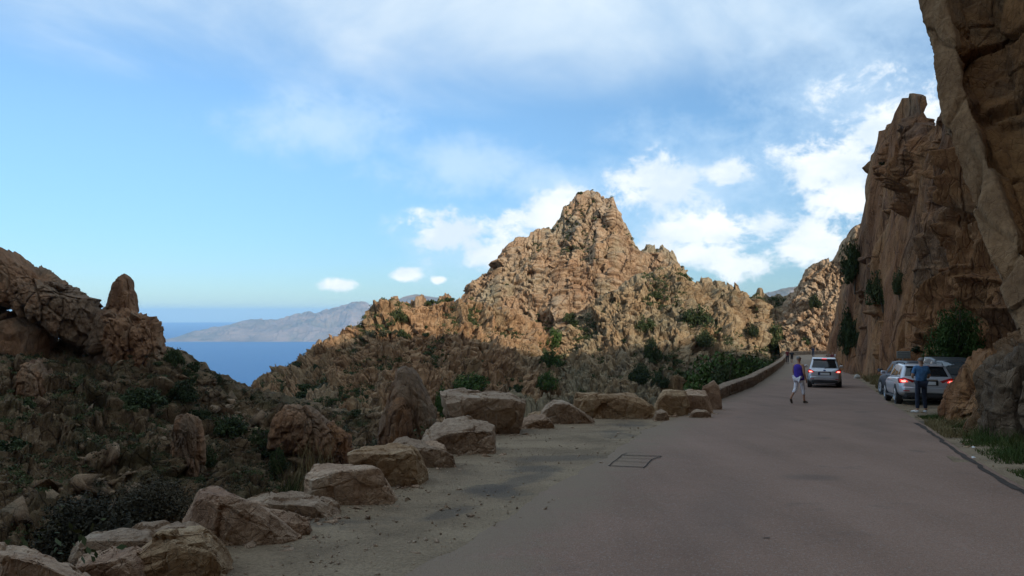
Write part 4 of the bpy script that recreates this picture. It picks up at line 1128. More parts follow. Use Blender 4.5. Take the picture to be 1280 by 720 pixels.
# ------------------------------------------------------------------ marks on the asphalt (bitumen, no height to speak of)
M_tar = simple('bitumen', (0.045, 0.038, 0.034), 0.95, spec=0.1, var=0.25, scale=9)
M_patch = simple('old_asphalt', (0.062, 0.050, 0.043), 0.95, spec=0.1, var=0.25, scale=5)
def ribbon(name, pts, wdt, mat, parent, zoff=0.012, jit=0.0, seed=0, n=60):
    pts = np.array(pts, float)
    k = np.linspace(0, len(pts) - 1, n)
    q = np.stack([np.interp(k, np.arange(len(pts)), pts[:, c]) for c in range(2)], -1)
    w_ = np.interp(k, np.arange(len(pts)), np.broadcast_to(wdt, len(pts)))
    w_ = w_ * (1 + jit * vnoise(np.stack([q[:, 0] * 2.3, q[:, 1] * 2.3, 0 * k], -1), seed))
    q = q + jit * 0.08 * np.stack([vnoise(np.stack([q[:, 0] * 3, q[:, 1] * 3, 0 * k + 5 + a], -1), seed) for a in (0, 1)], -1)
    dq = np.gradient(q, axis=0); dq /= np.linalg.norm(dq, axis=1, keepdims=True) + 1e-9
    nn = np.stack([-dq[:, 1], dq[:, 0]], -1)
    L = q + nn * w_[:, None] / 2; Rr = q - nn * w_[:, None] / 2
    P = np.stack([L, Rr], 1)
    P = np.concatenate([P, (gz(P[..., 1]) + zoff)[..., None]], -1)
    f = grid_faces(n, 2)
    return link(name, mesh_quads(name, P.reshape(-1, 3), f), mat, parent)
g2 = lambda px, py: tuple(G(px, py)[:2])
for i, (pl, wd_) in enumerate([([(761, 583), (778, 569), (784, 567)], 0.016), ([(804, 586), (815, 575), (827, 571)], 0.022), ([(779, 569.5), (826, 571)], 0.05), ([(760, 583), (806, 585)], 0.042), ([(768, 577), (812, 579)], 0.024), ([(772, 573), (818, 574.5)], 0.022)]):
    ribbon('crack', [g2(*a) for a in pl], wd_, M_tar, road, 0.014, 0.10, i, 40)
# tarred seam along the right edge
ye = np.linspace(7.5, 19.8, 24)
ribbon('tar_seam', np.stack([np.interp(ye, ys, xr) - 0.12, ye], -1), np.interp(ye, [7.5, 12, 16, 19.8], [0.07, 0.10, 0.06, 0.12]), M_patch, road, 0.013, 0.35, 7, 140)
def blotch(name, cx, cy, rx, ry, mat, seed, rot=0.0, zoff=0.012, parent=road):
    a = np.linspace(0, 2 * math.pi, 64, endpoint=False)
    r_ = 1 + 0.35 * vnoise(np.stack([np.cos(a) * 1.6, np.sin(a) * 1.6, 0 * a + seed], -1), seed) + 0.12 * vnoise(np.stack([np.cos(a) * 6, np.sin(a) * 6, 0 * a], -1), seed)
    rings = []
    for k in (0.02, 0.5, 1.0):
        x = np.cos(a) * rx * r_ * k; y = np.sin(a) * ry * r_ * k
        X_ = cx + x * math.cos(rot) - y * math.sin(rot); Y_ = cy + x * math.sin(rot) + y * math.cos(rot)
        rings.append(np.stack([X_, Y_, gz(Y_) + zoff], -1))
    return link(name, mesh_quads(name, np.concatenate(rings), grid_faces(3, 64, True)), mat, parent)
x, y = g2(958, 674); blotch('asphalt_chip', x, y, 0.035, 0.012, M_tar, 5, R(10), 0.014)

# ------------------------------------------------------------------ low stone wall
wall = empty('stone_wall', (float(xl_at(29)) - 0.3, 29.0, float(gz(29))))
tag(wall, 'long low stone wall edging the left side of the road round to the far bend', 'wall')
wy = np.arange(28.4, 138, 0.1)
wpath = np.stack([np.interp(wy, ys, xl) - 0.30, wy], -1)
wpath = np.vstack([wpath, np.array(extra_L)[1:17] - 0.2])
seg = np.linalg.norm(np.diff(wpath, axis=0), axis=1); wl = np.concatenate([[0], np.cumsum(seg)])
def wat(s):
    p = np.array([np.interp(s, wl, wpath[:, 0]), np.interp(s, wl, wpath[:, 1])])
    q = np.array([np.interp(s + 0.3, wl, wpath[:, 0]), np.interp(s + 0.3, wl, wpath[:, 1])]); t_ = q - p
    return p, t_ / np.linalg.norm(t_)
def wheight(s): return np.interp(s, [0, 1.5, 8, 30, 200], [0.36, 0.40, 0.52, 0.62, 0.72])
TH = 0.42
def cube_stone(seed):
    bm = bmesh.new(); bmesh.ops.create_cube(bm, size=1.0)
    bmesh.ops.bevel(bm, geom=bm.edges[:], offset=0.11, segments=1, affect='EDGES')
    r = random.Random(seed)
    for v in bm.verts: v.co += Vector((r.uniform(-1, 1), r.uniform(-1, 1), r.uniform(-1, 1))) * 0.05
    me = bpy.data.meshes.new('stone'); bm.to_mesh(me); bm.free(); return me
ST = [cube_stone(i) for i in range(8)]
for m_ in ST: m_.materials.append(M_wallstone)
STG = cube_stone(20); STG.materials.append(simple('grey_end_stone', (0.30, 0.29, 0.26), 0.9, var=0.2, scale=3))
SV = [np.array([v.co[:] for v in m_.vertices]) for m_ in ST]
SF = [[list(p.vertices) for p in m_.polygons] for m_ in ST]
winv = Vector(wall.location)
nst = 0; rest_V, rest_F = [], []
s = 0.0
wr = random.Random(3)
while s < wl[-1] - 0.6:
    p0, t_ = wat(s); H = float(wheight(s))
    if s > 45: step = 1.2
    L_ = wr.uniform(0.32, 0.55) if s < 45 else wr.uniform(0.6, 1.0)
    zb = float(gz(p0[1])) - 0.08
    ncourse = 2 if s < 4 else 3
    for c in range(ncourse):
        hh = (H + 0.08) / ncourse
        cap = c == ncourse - 1
        ll = L_ * wr.uniform(0.9, 1.0)
        off = wr.uniform(-0.03, 0.03) + (0.18 if c % 2 else 0)
        q, t2 = wat(min(s + L_ / 2 + off, wl[-1] - 0.5))
        zq = float(gz(q[1])) - 0.08 + hh * (c + 0.5)
        sc = (ll * 1.03, TH + (0.05 if cap else 0) + wr.uniform(-0.04, 0.04), hh * wr.uniform(0.94, 1.03))
        ang = math.atan2(t2[1], t2[0]) + wr.uniform(-0.05, 0.05)
        k = wr.randrange(8)
        if nst < 270:
            o = bpy.data.objects.new('stone', STG if s < 1.0 else ST[k]); COL.objects.link(o); o.parent = wall
            o.location = Vector((q[0], q[1], zq)) - winv; o.rotation_euler = (0, 0, ang); o.scale = sc
            nst += 1
        else:
            v = SV[k] * np.array(sc); ca, sa = math.cos(ang), math.sin(ang)
            v = np.stack([v[:, 0] * ca - v[:, 1] * sa + q[0] - winv.x, v[:, 0] * sa + v[:, 1] * ca + q[1] - winv.y, v[:, 2] + zq - winv.z], -1)
            b0 = sum(len(a) for a in rest_V); rest_V.append(v); rest_F += [[b0 + i for i in f] for f in SF[k]]
    s += L_
me = bpy.data.meshes.new('stonework'); me.from_pydata(np.concatenate(rest_V).tolist(), [], rest_F); me.update()
o = link('stonework', me, M_wallstone, wall); o['kind'] = 'stuff'
# mortar core, set back behind the stones
ss = np.arange(0.1, wl[-1] - 0.6, 0.5); Vc = []
for s_ in ss:
    p, t_ = wat(s_); n_ = np.array([-t_[1], t_[0]]); H = float(wheight(s_)) - 0.06; z = float(gz(p[1]))
    for a, b in ((-1, -0.3), (-1, H), (1, H), (1, -0.3)):
        q = p + n_ * a * (TH / 2 - 0.06); Vc.append([q[0] - winv.x, q[1] - winv.y, z + b - winv.z])
link('mortar_core', mesh_quads('mortar_core', Vc, grid_faces(len(ss), 4, True)), simple('mortar', (0.24, 0.20, 0.16), 0.95, var=0.2), wall)

# ------------------------------------------------------------------ cars
def bevel_hull(pts, off=0.03, segs=2, sub=0):
    bm = bmesh.new()
    for p in pts: bm.verts.new(p)
    r = bmesh.ops.convex_hull(bm, input=bm.verts)
    bmesh.ops.delete(bm, geom=list({v for v in r['geom_interior'] + r['geom_unused'] if isinstance(v, bmesh.types.BMVert)}), context='VERTS')
    bmesh.ops.dissolve_limit(bm, angle_limit=R(3), verts=bm.verts, edges=bm.edges)
    if off: bmesh.ops.bevel(bm, geom=bm.edges[:], offset=off, segments=segs, affect='EDGES', profile=0.6, clamp_overlap=True)
    bmesh.ops.recalc_face_normals(bm, faces=bm.faces)
    me = bpy.data.meshes.new('part'); bm.to_mesh(me); bm.free(); return me
def box(c, s, off=0.01):
    return bevel_hull([(c[0] + a * s[0] / 2, c[1] + b * s[1] / 2, c[2] + d * s[2] / 2) for a in (-1, 1) for b in (-1, 1) for d in (-1, 1)], off, 2)
def prism_y(poly, y0, y1, off=0.012):
    return bevel_hull([(x, y, z) for x, z in poly for y in (y0, y1)], off, 2)
def tube(pts, r, n=8, caps=True):
    pts = [Vector(p) for p in pts]; V, Fq = [], []
    for i, p in enumerate(pts):
        t_ = (pts[min(i + 1, len(pts) - 1)] - pts[max(i - 1, 0)]).normalized()
        a = t_.orthogonal().normalized(); b = t_.cross(a)
        rr_ = r[i] if hasattr(r, '__len__') else r
        for k in range(n): V.append(p + (a * math.cos(k * 2 * math.pi / n) + b * math.sin(k * 2 * math.pi / n)) * rr_)
    for i in range(len(pts) - 1):
        for k in range(n): Fq.append([i * n + k, i * n + (k + 1) % n, i * n + n + (k + 1) % n, i * n + n + k])
    if caps: Fq += [list(range(n))[::-1], [(len(pts) - 1) * n + k for k in range(n)]]
    me = bpy.data.meshes.new('part'); me.from_pydata([tuple(v) for v in V], [], Fq); me.update(); return me
def lathe_x(prof, n=40):
    """profile [(x, r)] turned round the x axis"""
    V = [(x, r * math.cos(k * 2 * math.pi / n), r * math.sin(k * 2 * math.pi / n)) for x, r in prof for k in range(n)]
    me = bpy.data.meshes.new('part'); me.from_pydata(V, [], grid_faces(len(prof), n, True).tolist()); me.update(); return me
def part(name, me, mat, parent, smooth=True, loc=None):
    me.name = name
    o = link(name, me, mat, parent, smooth)
    if smooth: me.set_sharp_from_angle(angle=R(38))
    if loc: o.location = loc
    return o

M_glass = simple('car_glass', (0.012, 0.015, 0.018), 0.06, spec=0.6)
M_windscreen = simple('windscreen_glass', (0.05, 0.065, 0.075), 0.03, spec=1.0, coat=1.0)
M_rubber = simple('rubber', (0.015, 0.015, 0.016), 0.85, var=0.2)
M_trim = simple('black_trim', (0.020, 0.020, 0.022), 0.55)
M_rim = simple('alloy', (0.55, 0.56, 0.58), 0.3, metal=0.9)
M_chrome = simple('chrome', (0.7, 0.7, 0.72), 0.15, metal=1.0)
M_redlens = simple('red_lens', (0.35, 0.012, 0.012), 0.12, spec=0.6, coat=0.5)
M_clear = simple('clear_lens', (0.55, 0.56, 0.58), 0.1, spec=0.6, coat=0.6)
M_plate = simple('plate_white', (0.62, 0.63, 0.64), 0.5)
M_plateblue = simple('plate_blue', (0.02, 0.06, 0.3), 0.5)
M_badge = simple('badge_blue', (0.03, 0.07, 0.25), 0.25)
def emissive(name, col, st):
    m, t, b = material(name)
    b.inputs['Base Color'].default_value = (*col, 1); b.inputs['Emission Color'].default_value = (*col, 1); b.inputs['Emission Strength'].default_value = st
    return m
M_lamp = emissive('lit_brake_lamp', (1.0, 0.05, 0.03), 0.75)
M_lampcore = emissive('brake_lamp_core', (1.0, 0.42, 0.34), 1.2)
def paint(name, col, metal=0.6, rough=0.32, coat=0.5):
    m, t, b = material(name)
    p = t.new('ShaderNodeTexCoord').outputs['Object']
    n = t.noise(p, 3.0, 5, 0.6)
    c = t.mix(t.range(n, 0.3, 0.7, 0, 0.35), col, tuple(x * 0.8 for x in col))
    t.l.new(c, b.inputs['Base Color'])
    b.inputs['Metallic'].default_value = metal; b.inputs['Roughness'].default_value = rough
    b.inputs['Coat Weight'].default_value = coat; b.inputs['Coat Roughness'].default_value = 0.06
    return m
M_silver = paint('silver_paint', (0.52, 0.55, 0.60))
M_silver2 = paint('pale_silver_paint', (0.60, 0.63, 0.69))
M_navy = paint('dark_blue_paint', (0.012, 0.022, 0.042), 0.0, 0.42, 0.12)
M_dkgrey = paint('dark_grey_paint', (0.014, 0.017, 0.022), 0.0, 0.42, 0.12)

def car(label, loc, az, L, Wd, H, belt, mat, rear_rake=0.36, hood=None, rear_base=0.10, wheel_r=0.32, lights=True, spec='hatch', group=None, roofrails=False, name='parked_car', front_glass=None):
    root = empty(name, loc, -az)
    tag(root, label, 'car', group)
    hw = Wd / 2; yr, yf = -L / 2, L / 2
    hood = hood or belt - 0.02
    st = [(yr, .74, .44, belt - .16), (yr + .03, .84, .36, belt - .09), (yr + .12, .935, .30, belt - .03), (yr + .35, .985, .25, belt), (yr + .8, 1.0, .22, belt + .01), (-.3, 1.0, .20, belt - .01), (.6, 1.0, .20, belt - .02),
          (yf - 1.15, 1.0, .20, hood), (yf - .75, .99, .21, hood - .06), (yf - .35, .95, .22, hood - .14), (yf - .12, .87, .25, hood - .24), (yf - .03, .76, .32, hood - .31), (yf, .64, .38, hood - .36)]
    V = []
    for y, w_, z0, z1 in st:
        ww = hw * w_; hgt = z1 - z0
        half = [(0, z0), (.7 * ww, z0), (.92 * ww, z0 + .05), (ww * .985, z0 + .16), (ww, z0 + hgt * .45), (ww * .995, z0 + hgt * .62), (ww * .985, z0 + hgt * .74), (ww * .955, z1 - .05), (ww * .90, z1), (.5 * ww, z1 + .025), (0, z1 + .035)]
        ring = half + [(-a, b) for a, b in half[-2:0:-1]]
        V += [(a, y, b) for a, b in ring]
    n = 20
    Fq = grid_faces(len(st), n, True).tolist() + [list(range(n)), [(len(st) - 1) * n + k for k in range(n)][::-1]]
    me = bpy.data.meshes.new('body'); me.from_pydata(V, [], Fq); me.update()
    bm = bmesh.new(); bm.from_mesh(me); bmesh.ops.recalc_face_normals(bm, faces=bm.faces); bm.to_mesh(me); bm.free()
    body = link('body', me, mat, root, True)
    sm = body.modifiers.new('smooth', 'SUBSURF'); sm.levels = sm.render_levels = 2
    # upper body
    rb, rtop = yr + rear_base, yr + rear_base + rear_rake
    fb, ftop = yf - 0.95, yf - 1.72
    if spec == 'mpv': fb, ftop = yf - 0.75, yf - 1.62
    bw, tw = hw * .915, hw * .70
    zb, zt = belt - 0.05, H - 0.02
    def corner(k, s): return {'rb': (s * bw, rb, zb), 'rt': (s * tw, rtop, zt), 'fb': (s * bw * .96, fb, zb), 'ft': (s * tw, ftop, zt), 'mid': (s * tw * 1.02, (rtop + ftop) / 2 + .15, H + .025)}[k]
    pts = [corner(k, s) for k in ('rb', 'rt', 'fb', 'ft', 'mid') for s in (-1, 1)]
    part('cabin', bevel_hull(pts, 0.07, 4), mat, root)
    def pane(name, a, b, c, d, u0, u1, v0, v1, mat_, off=0.012, taper=0.0, parent=root):
        a, b, c, d = map(Vector, (a, b, c, d))          # a,b bottom; c,d top (over b, a)
        def at(u, v): return (a.lerp(b, u)).lerp(d.lerp(c, u), v)
        nrm = (b - a).cross(d - a).normalized()
        cen = (a + b + c + d) / 4
        if nrm.dot(cen - Vector((0, (rb + fb) / 2, zb + .2))) < 0: nrm = -nrm
        q = [at(u0, v0), at(u1, v0), at(u1 - taper, v1), at(u0 + taper, v1)]
        ms = bevel_hull([p + nrm * o_ for p in q for o_ in (off, off - 0.03)], 0.012, 2)
        return part(name, ms, mat_, parent)
    pane('rear_window', corner('rb', -1), corner('rb', 1), corner('rt', 1), corner('rt', -1), .07, .93, .20, .86, M_glass, 0.014, .0)
    pane('windscreen', corner('fb', -1), corner('fb', 1), corner('ft', 1), corner('ft', -1), .05, .95, .10, .92, front_glass or M_glass, 0.016)
    for s in (-1, 1):
        Lc = fb - rb
        for nm, u0, u1, v0 in (('rear_side_window', .10, .27, .25), ('side_window', .29, .56, .17), ('side_window', .58, .86, .17)):
            pane(nm, corner('rb', s), corner('fb', s), corner('ft', s), corner('rt', s), u0, u1, v0, .84, M_glass, 0.014, 0.012)
    # bumper, sills
    part('rear_bumper', bevel_hull([(s * hw * k, yr + dy, z) for s in (-1, 1) for k, dy, z in ((.80, -.045, .40), (.95, .20, .40), (.80, -.045, .60), (.95, .20, .62), (.5, -.085, .42), (.5, -.085, .60))], 0.035, 3), mat, root)
    part('bumper_insert', bevel_hull([(s * hw * k, yr + dy, z) for s in (-1, 1) for k, dy, z in ((.72, -.03, .24), (.78, .18, .24), (.76, -.035, .405), (.80, .2, .405), (.4, -.06, .25), (.4, -.07, .40))], 0.02, 2), M_trim, root)
    if spec == 'mpv': part('skid_strip', box((0, yr + .02, .235), (Wd * .62, .10, .035), 0.012), M_silver2, root)
    part('front_bumper', bevel_hull([(s * hw * k, yf + dy, z) for s in (-1, 1) for k, dy, z in ((.62, .03, .26), (.9, -.28, .26), (.62, .03, .5), (.9, -.28, .5))], 0.05, 3), mat, root)
    part('grille', box((0, yf + .0, .52), (Wd * .5, .05, .12), 0.02), M_trim, root)
    # tailgate with handle strip, plate, badge, wiper
    tg = part('tailgate', bevel_hull([(s * hw * k, yr + dy, z) for s in (-1, 1) for k, dy, z in ((.66, -.03, .60), (.66, .12, .60), (.80, .005, belt - .10), (.80, .15, belt - .10), (.84, .085, belt + .04), (.84, .2, belt + .04), (.4, -.055, .62), (.4, -.02, belt - .10))], 0.03, 3), mat, root)
    part('plate', box((0, yr - .06, .745), (.50, .025, .11), 0.004), M_plate, tg, False)
    part('plate_band', box((-.235, yr - .066, .745), (.04, .025, .108), 0.003), M_plateblue, tg, False)
    part('plate_recess', box((0, yr - .04, .75), (.66, .03, .17), 0.012), M_trim, tg)
    part('handle_strip', box((0, yr - .052, .855), (.62, .035, .035), 0.01), M_chrome, tg)
    part('badge', bevel_hull([(.07 * math.cos(a * .524), yr - .03 + dy, .93 + .035 * math.sin(a * .524)) for a in range(12) for dy in (0, -.014)], 0.004, 1), M_badge if spec == 'mpv' else M_chrome, tg)
    part('wiper', tube([(0, rb + .02, belt + .06), (.10, rb + .05, belt + .075), (.42, rb + .06, belt + .085)], .012), M_trim, root)
    sp = part('spoiler', bevel_hull([(s * tw * k, rtop + dy, zt + z) for s in (-1, 1) for k, dy, z in ((.98, -.12, -.03), (.98, .12, .0), (.98, -.12, -.055), (.9, .2, .02))], 0.015, 2), mat, root)
    # lamps
    for s in (-1, 1):
        if spec == 'mpv': poly = [(.56, belt - .17), (.97, belt - .20), (1.0, belt - .02), (.90, belt + .03), (.70, belt - .06)]
        else: poly = [(.42, belt - .10), (.50, belt - .17), (.97, belt - .20), (1.0, belt - .03), (.80, belt + .005), (.60, belt - .05)]
        tl = part('tail_light', bevel_hull([(s * hw * a, yr + dy + max(0, a - .7) * .55, z) for a, z in poly for dy in (-.035, .10)], 0.018, 2), M_redlens, root)
        if lights:
            part('lamp', bevel_hull([(s * hw * a, yr - .05 + max(0, a - .7) * .5, z) for a, z in ((.66, belt - .15), (.93, belt - .17), (.94, belt - .07), (.74, belt - .09))] + [(s * hw * a, yr - .01 + max(0, a - .7) * .5, z) for a, z in ((.66, belt - .15), (.93, belt - .17), (.94, belt - .07), (.74, belt - .09))], 0.01, 2), M_lamp, tl)
            part('bulb', box((s * hw * .82, yr - .01, belt - .125), (.14, .10, .045), 0.018), M_lampcore, tl)
        part('reflector', box((s * hw * .74, yr - .07, .47), (.20, .04, .035), 0.01), M_redlens, root)
        part('headlight', bevel_hull([(s * hw * a, y, z) for a, y, z in ((.55, yf - .08, .62), (.84, yf - .22, .62), (.60, yf - .14, .72), (.90, yf - .36, .76), (.6, yf - .3, .62), (.85, yf - .5, .66))], 0.02, 2), M_clear, root)
        mr = part('mirror', bevel_hull([(s * (hw + a), fb - .28 + y, belt + .06 + z) for a in (.0, .19) for y in (-.07, .05) for z in (-.02, .12)], 0.035, 3), mat, root)
        part('mirror_glass', box((s * (hw + .10), fb - .357, belt + .11), (.15, .012, .10), 0.004), M_chrome, mr, False)
        for d_ in (0, 1):
            part('door_handle', box((s * hw * 1.0, -.55 + d_ * .95, belt - .12), (.03, .17, .03), 0.01), mat, root)
        part('sill', box((s * hw * .965, 0, .23), (.08, L * .52, .08), 0.02), M_trim, root)
        if roofrails: part('roof_rail', tube([(s * tw * .95, rtop + .15, zt + .02), (s * tw * .97, rtop + .35, zt + .075), (s * tw * .97, ftop - .3, zt + .085), (s * tw * .95, ftop - .1, zt + .03)], .018), M_trim, root)
        for yw in (yr + L * .20, yf - L * .19):
            part('wheel_arch', lathe_x([(s * (hw * .80), .05), (s * (hw - .005), .05), (s * (hw + .004), wheel_r + .045), (s * (hw * .80), wheel_r + .05)], 40), M_trim, root, True, (0, yw, wheel_r))
            wh = part('wheel', lathe_x([(s * (hw - .23), wheel_r * .60), (s * (hw - .22), wheel_r * .95), (s * (hw - .18), wheel_r), (s * (hw - .03), wheel_r), (s * (hw + .010), wheel_r * .95), (s * (hw + .018), wheel_r * .68), (s * (hw + .0), wheel_r * .64)], 44), M_rubber, root, True, (0, yw, wheel_r))
            part('rim', lathe_x([(s * (hw + .012), wheel_r * .66), (s * (hw + .016), wheel_r * .60), (s * (hw - .05), wheel_r * .57), (s * (hw - .055), .01)], 40), M_trim, wh)
            for k in range(7):
                a = k * 2 * math.pi / 7; ca, sa = math.cos(a), math.sin(a)
                q = [(hw + dx, r_ * ca - w_ * sa, r_ * sa + w_ * ca) for r_, w0 in ((.03, .030), (wheel_r * .62, .038)) for w_ in (-w0, w0) for dx in (-.02, .012)]
                part('spoke', bevel_hull([(s * x, y, z) for x, y, z in q], 0.006, 1), M_rim, wh, False)
            part('hub_cap', lathe_x([(s * (hw - .02), .06), (s * (hw + .014), .055), (s * (hw + .018), .005)], 20), M_rim, wh)
            part('rim_lip', lathe_x([(s * (hw + .005), wheel_r * .66), (s * (hw + .024), wheel_r * .645), (s * (hw + .016), wheel_r * .60)], 40), M_rim, wh)
    if lights: part('brake_lamp', box((0, rtop - .125, zt - .035), (.24 if spec == 'mpv' else .3, .03, .03), 0.008), M_lamp if spec == 'mpv' else M_redlens, sp)
    else: part('brake_lamp', box((0, rtop - .125, zt - .035), (.3, .03, .03), 0.008), M_redlens, sp)
    part('exhaust', tube([(-.45, yr - .02, .22), (-.45, yr + .3, .22)], .03), M_trim, root)
    part('underbody', box((0, 0, .22), (Wd * .8, L * .86, .12), 0.03), M_trim, root)
    part('aerial', tube([(0, rtop + .3, zt + .02), (0, rtop + .12, zt + .16)], .006, 6), M_trim, root)
    return root
def on_road(px, py): return G(px, py)
def slope(o, y):
    sl = float((gz(y + 1) - gz(y - 1)) / 2)
    az = -o.rotation_euler[2]
    o.rotation_euler[0] = math.atan(sl * math.cos(az)); o.rotation_euler[1] = math.atan(sl * math.sin(az)) * 0
p = G(1031, 485)
y = p[1] + 2.15; c = car('silver people carrier with red brake lights lit, driving away down the middle of the road', (p[0] + 0.8, y, float(gz(y)) + 0.008), R(20.5), 4.2, 1.70, 1.60, 0.98, M_silver, 0.30, spec='mpv', name='moving_car', roofrails=False); slope(c, y)
p = G(1157, 507)
y = p[1] + 2.15; c = car('silver estate car parked at the right road edge with its red tail lights lit', (p[0] + 0.80, y, float(gz(y)) + 0.008), R(18), 4.3, 1.80, 1.38, 0.92, M_silver2, 0.42, roofrails=True); slope(c, y)
y = 34.2; c = car('dark blue car parked ahead of the silver estate, its side windows showing', (1116 / 1000 * 34.2 - .64 * 34.2 + 0.75, y, float(gz(y)) + 0.008), R(10), 4.3, 1.80, 1.46, 0.94, M_navy, 0.34, lights=False); slope(c, y)
y = 30.6; c = car('dark car facing the camera behind the silver estate, pale sky in its windscreen', (16.75, y, float(gz(y)) + 0.10), R(198), 4.3, 1.8, 1.48, 0.95, M_dkgrey, 0.34, lights=False, front_glass=M_windscreen)

# ------------------------------------------------------------------ sign
p = (1128 - 640) / F * 39.5
sg = empty('road_sign', (p, 39.5, float(gz(39.5))))
tag(sg, 'small plain grey sign on a post in front of the cliff, above the parked cars', 'sign')
M_post = simple('galvanised', (0.30, 0.31, 0.31), 0.5, metal=0.5, var=0.15)
ps = 39.5 / F
zt_ = float(W(1128, 439, 39.5)[2]) - float(gz(39.5)); zl = float(W(1128, 448, 39.5)[2]) - float(gz(39.5))
part('post', tube([(0.0, 0.03, -.2), (0.0, 0.03, zt_ - .02)], .03), M_post, sg)
pl = part('panel', box((0.02, 0, (zt_ + zl) / 2), (0.68, 0.02, zt_ - zl), 0.006), simple('sign_grey', (0.34, 0.37, 0.36), 0.5, var=0.12, scale=6), sg, False)
for z in (zl + .06, (zl + zt_) / 2, zt_ - .06):
    part('stripe', box((0.02, -.012, z), (0.58, 0.008, 0.022), 0.002), simple('sign_dark', (0.16, 0.18, 0.18), 0.6), pl, False)
part('bracket', box((0, .02, (zt_ + zl) / 2), (.10, .05, .10), .008), M_post, sg)

# ------------------------------------------------------------------ people
def skin_mesh(V, E, Rd, levels=2, root=0):
    me = bpy.data.meshes.new('part'); me.from_pydata(V, E, []); me.update()
    o = bpy.data.objects.new('tmp', me); COL.objects.link(o)
    md = o.modifiers.new('s', 'SKIN'); md.use_smooth_shade = True
    sv = me.skin_vertices[0].data
    for i, r_ in enumerate(Rd):
        sv[i].radius = r_ if hasattr(r_, '__len__') else (r_, r_)
        sv[i].use_root = (i == root)
    sb = o.modifiers.new('u', 'SUBSURF'); sb.levels = sb.render_levels = levels
    dg = bpy.context.evaluated_depsgraph_get()
    out = bpy.data.meshes.new_from_object(o.evaluated_get(dg))
    bpy.data.objects.remove(o); bpy.data.meshes.remove(me)
    return out
M_skin = simple('skin', (0.42, 0.24, 0.16), 0.6, var=0.08, scale=20)
M_tan = simple('tanned_skin', (0.34, 0.17, 0.10), 0.6, var=0.08, scale=20)
M_hairgrey = simple('grey_hair', (0.30, 0.29, 0.28), 0.85, var=0.3, scale=60)
M_hairdark = simple('dark_hair', (0.035, 0.025, 0.02), 0.8, var=0.3, scale=60)
M_eye = simple('eye', (0.03, 0.02, 0.02), 0.2)
M_lip = simple('lip', (0.30, 0.11, 0.09), 0.6)
def cloth(n, c):
    m = simple(n, c, 0.9, var=0.22, scale=14)
    t = NT(m.node_tree); p = t.new('ShaderNodeTexCoord').outputs['Object']
    t.l.new(t.bump(t.noise(t.mapping(p, scale=(1, 1, 0.5)), 9, 3, 0.5, 1.5), 0.9, 0.03), m.node_tree.nodes['Principled BSDF'].inputs['Normal'])
    return m
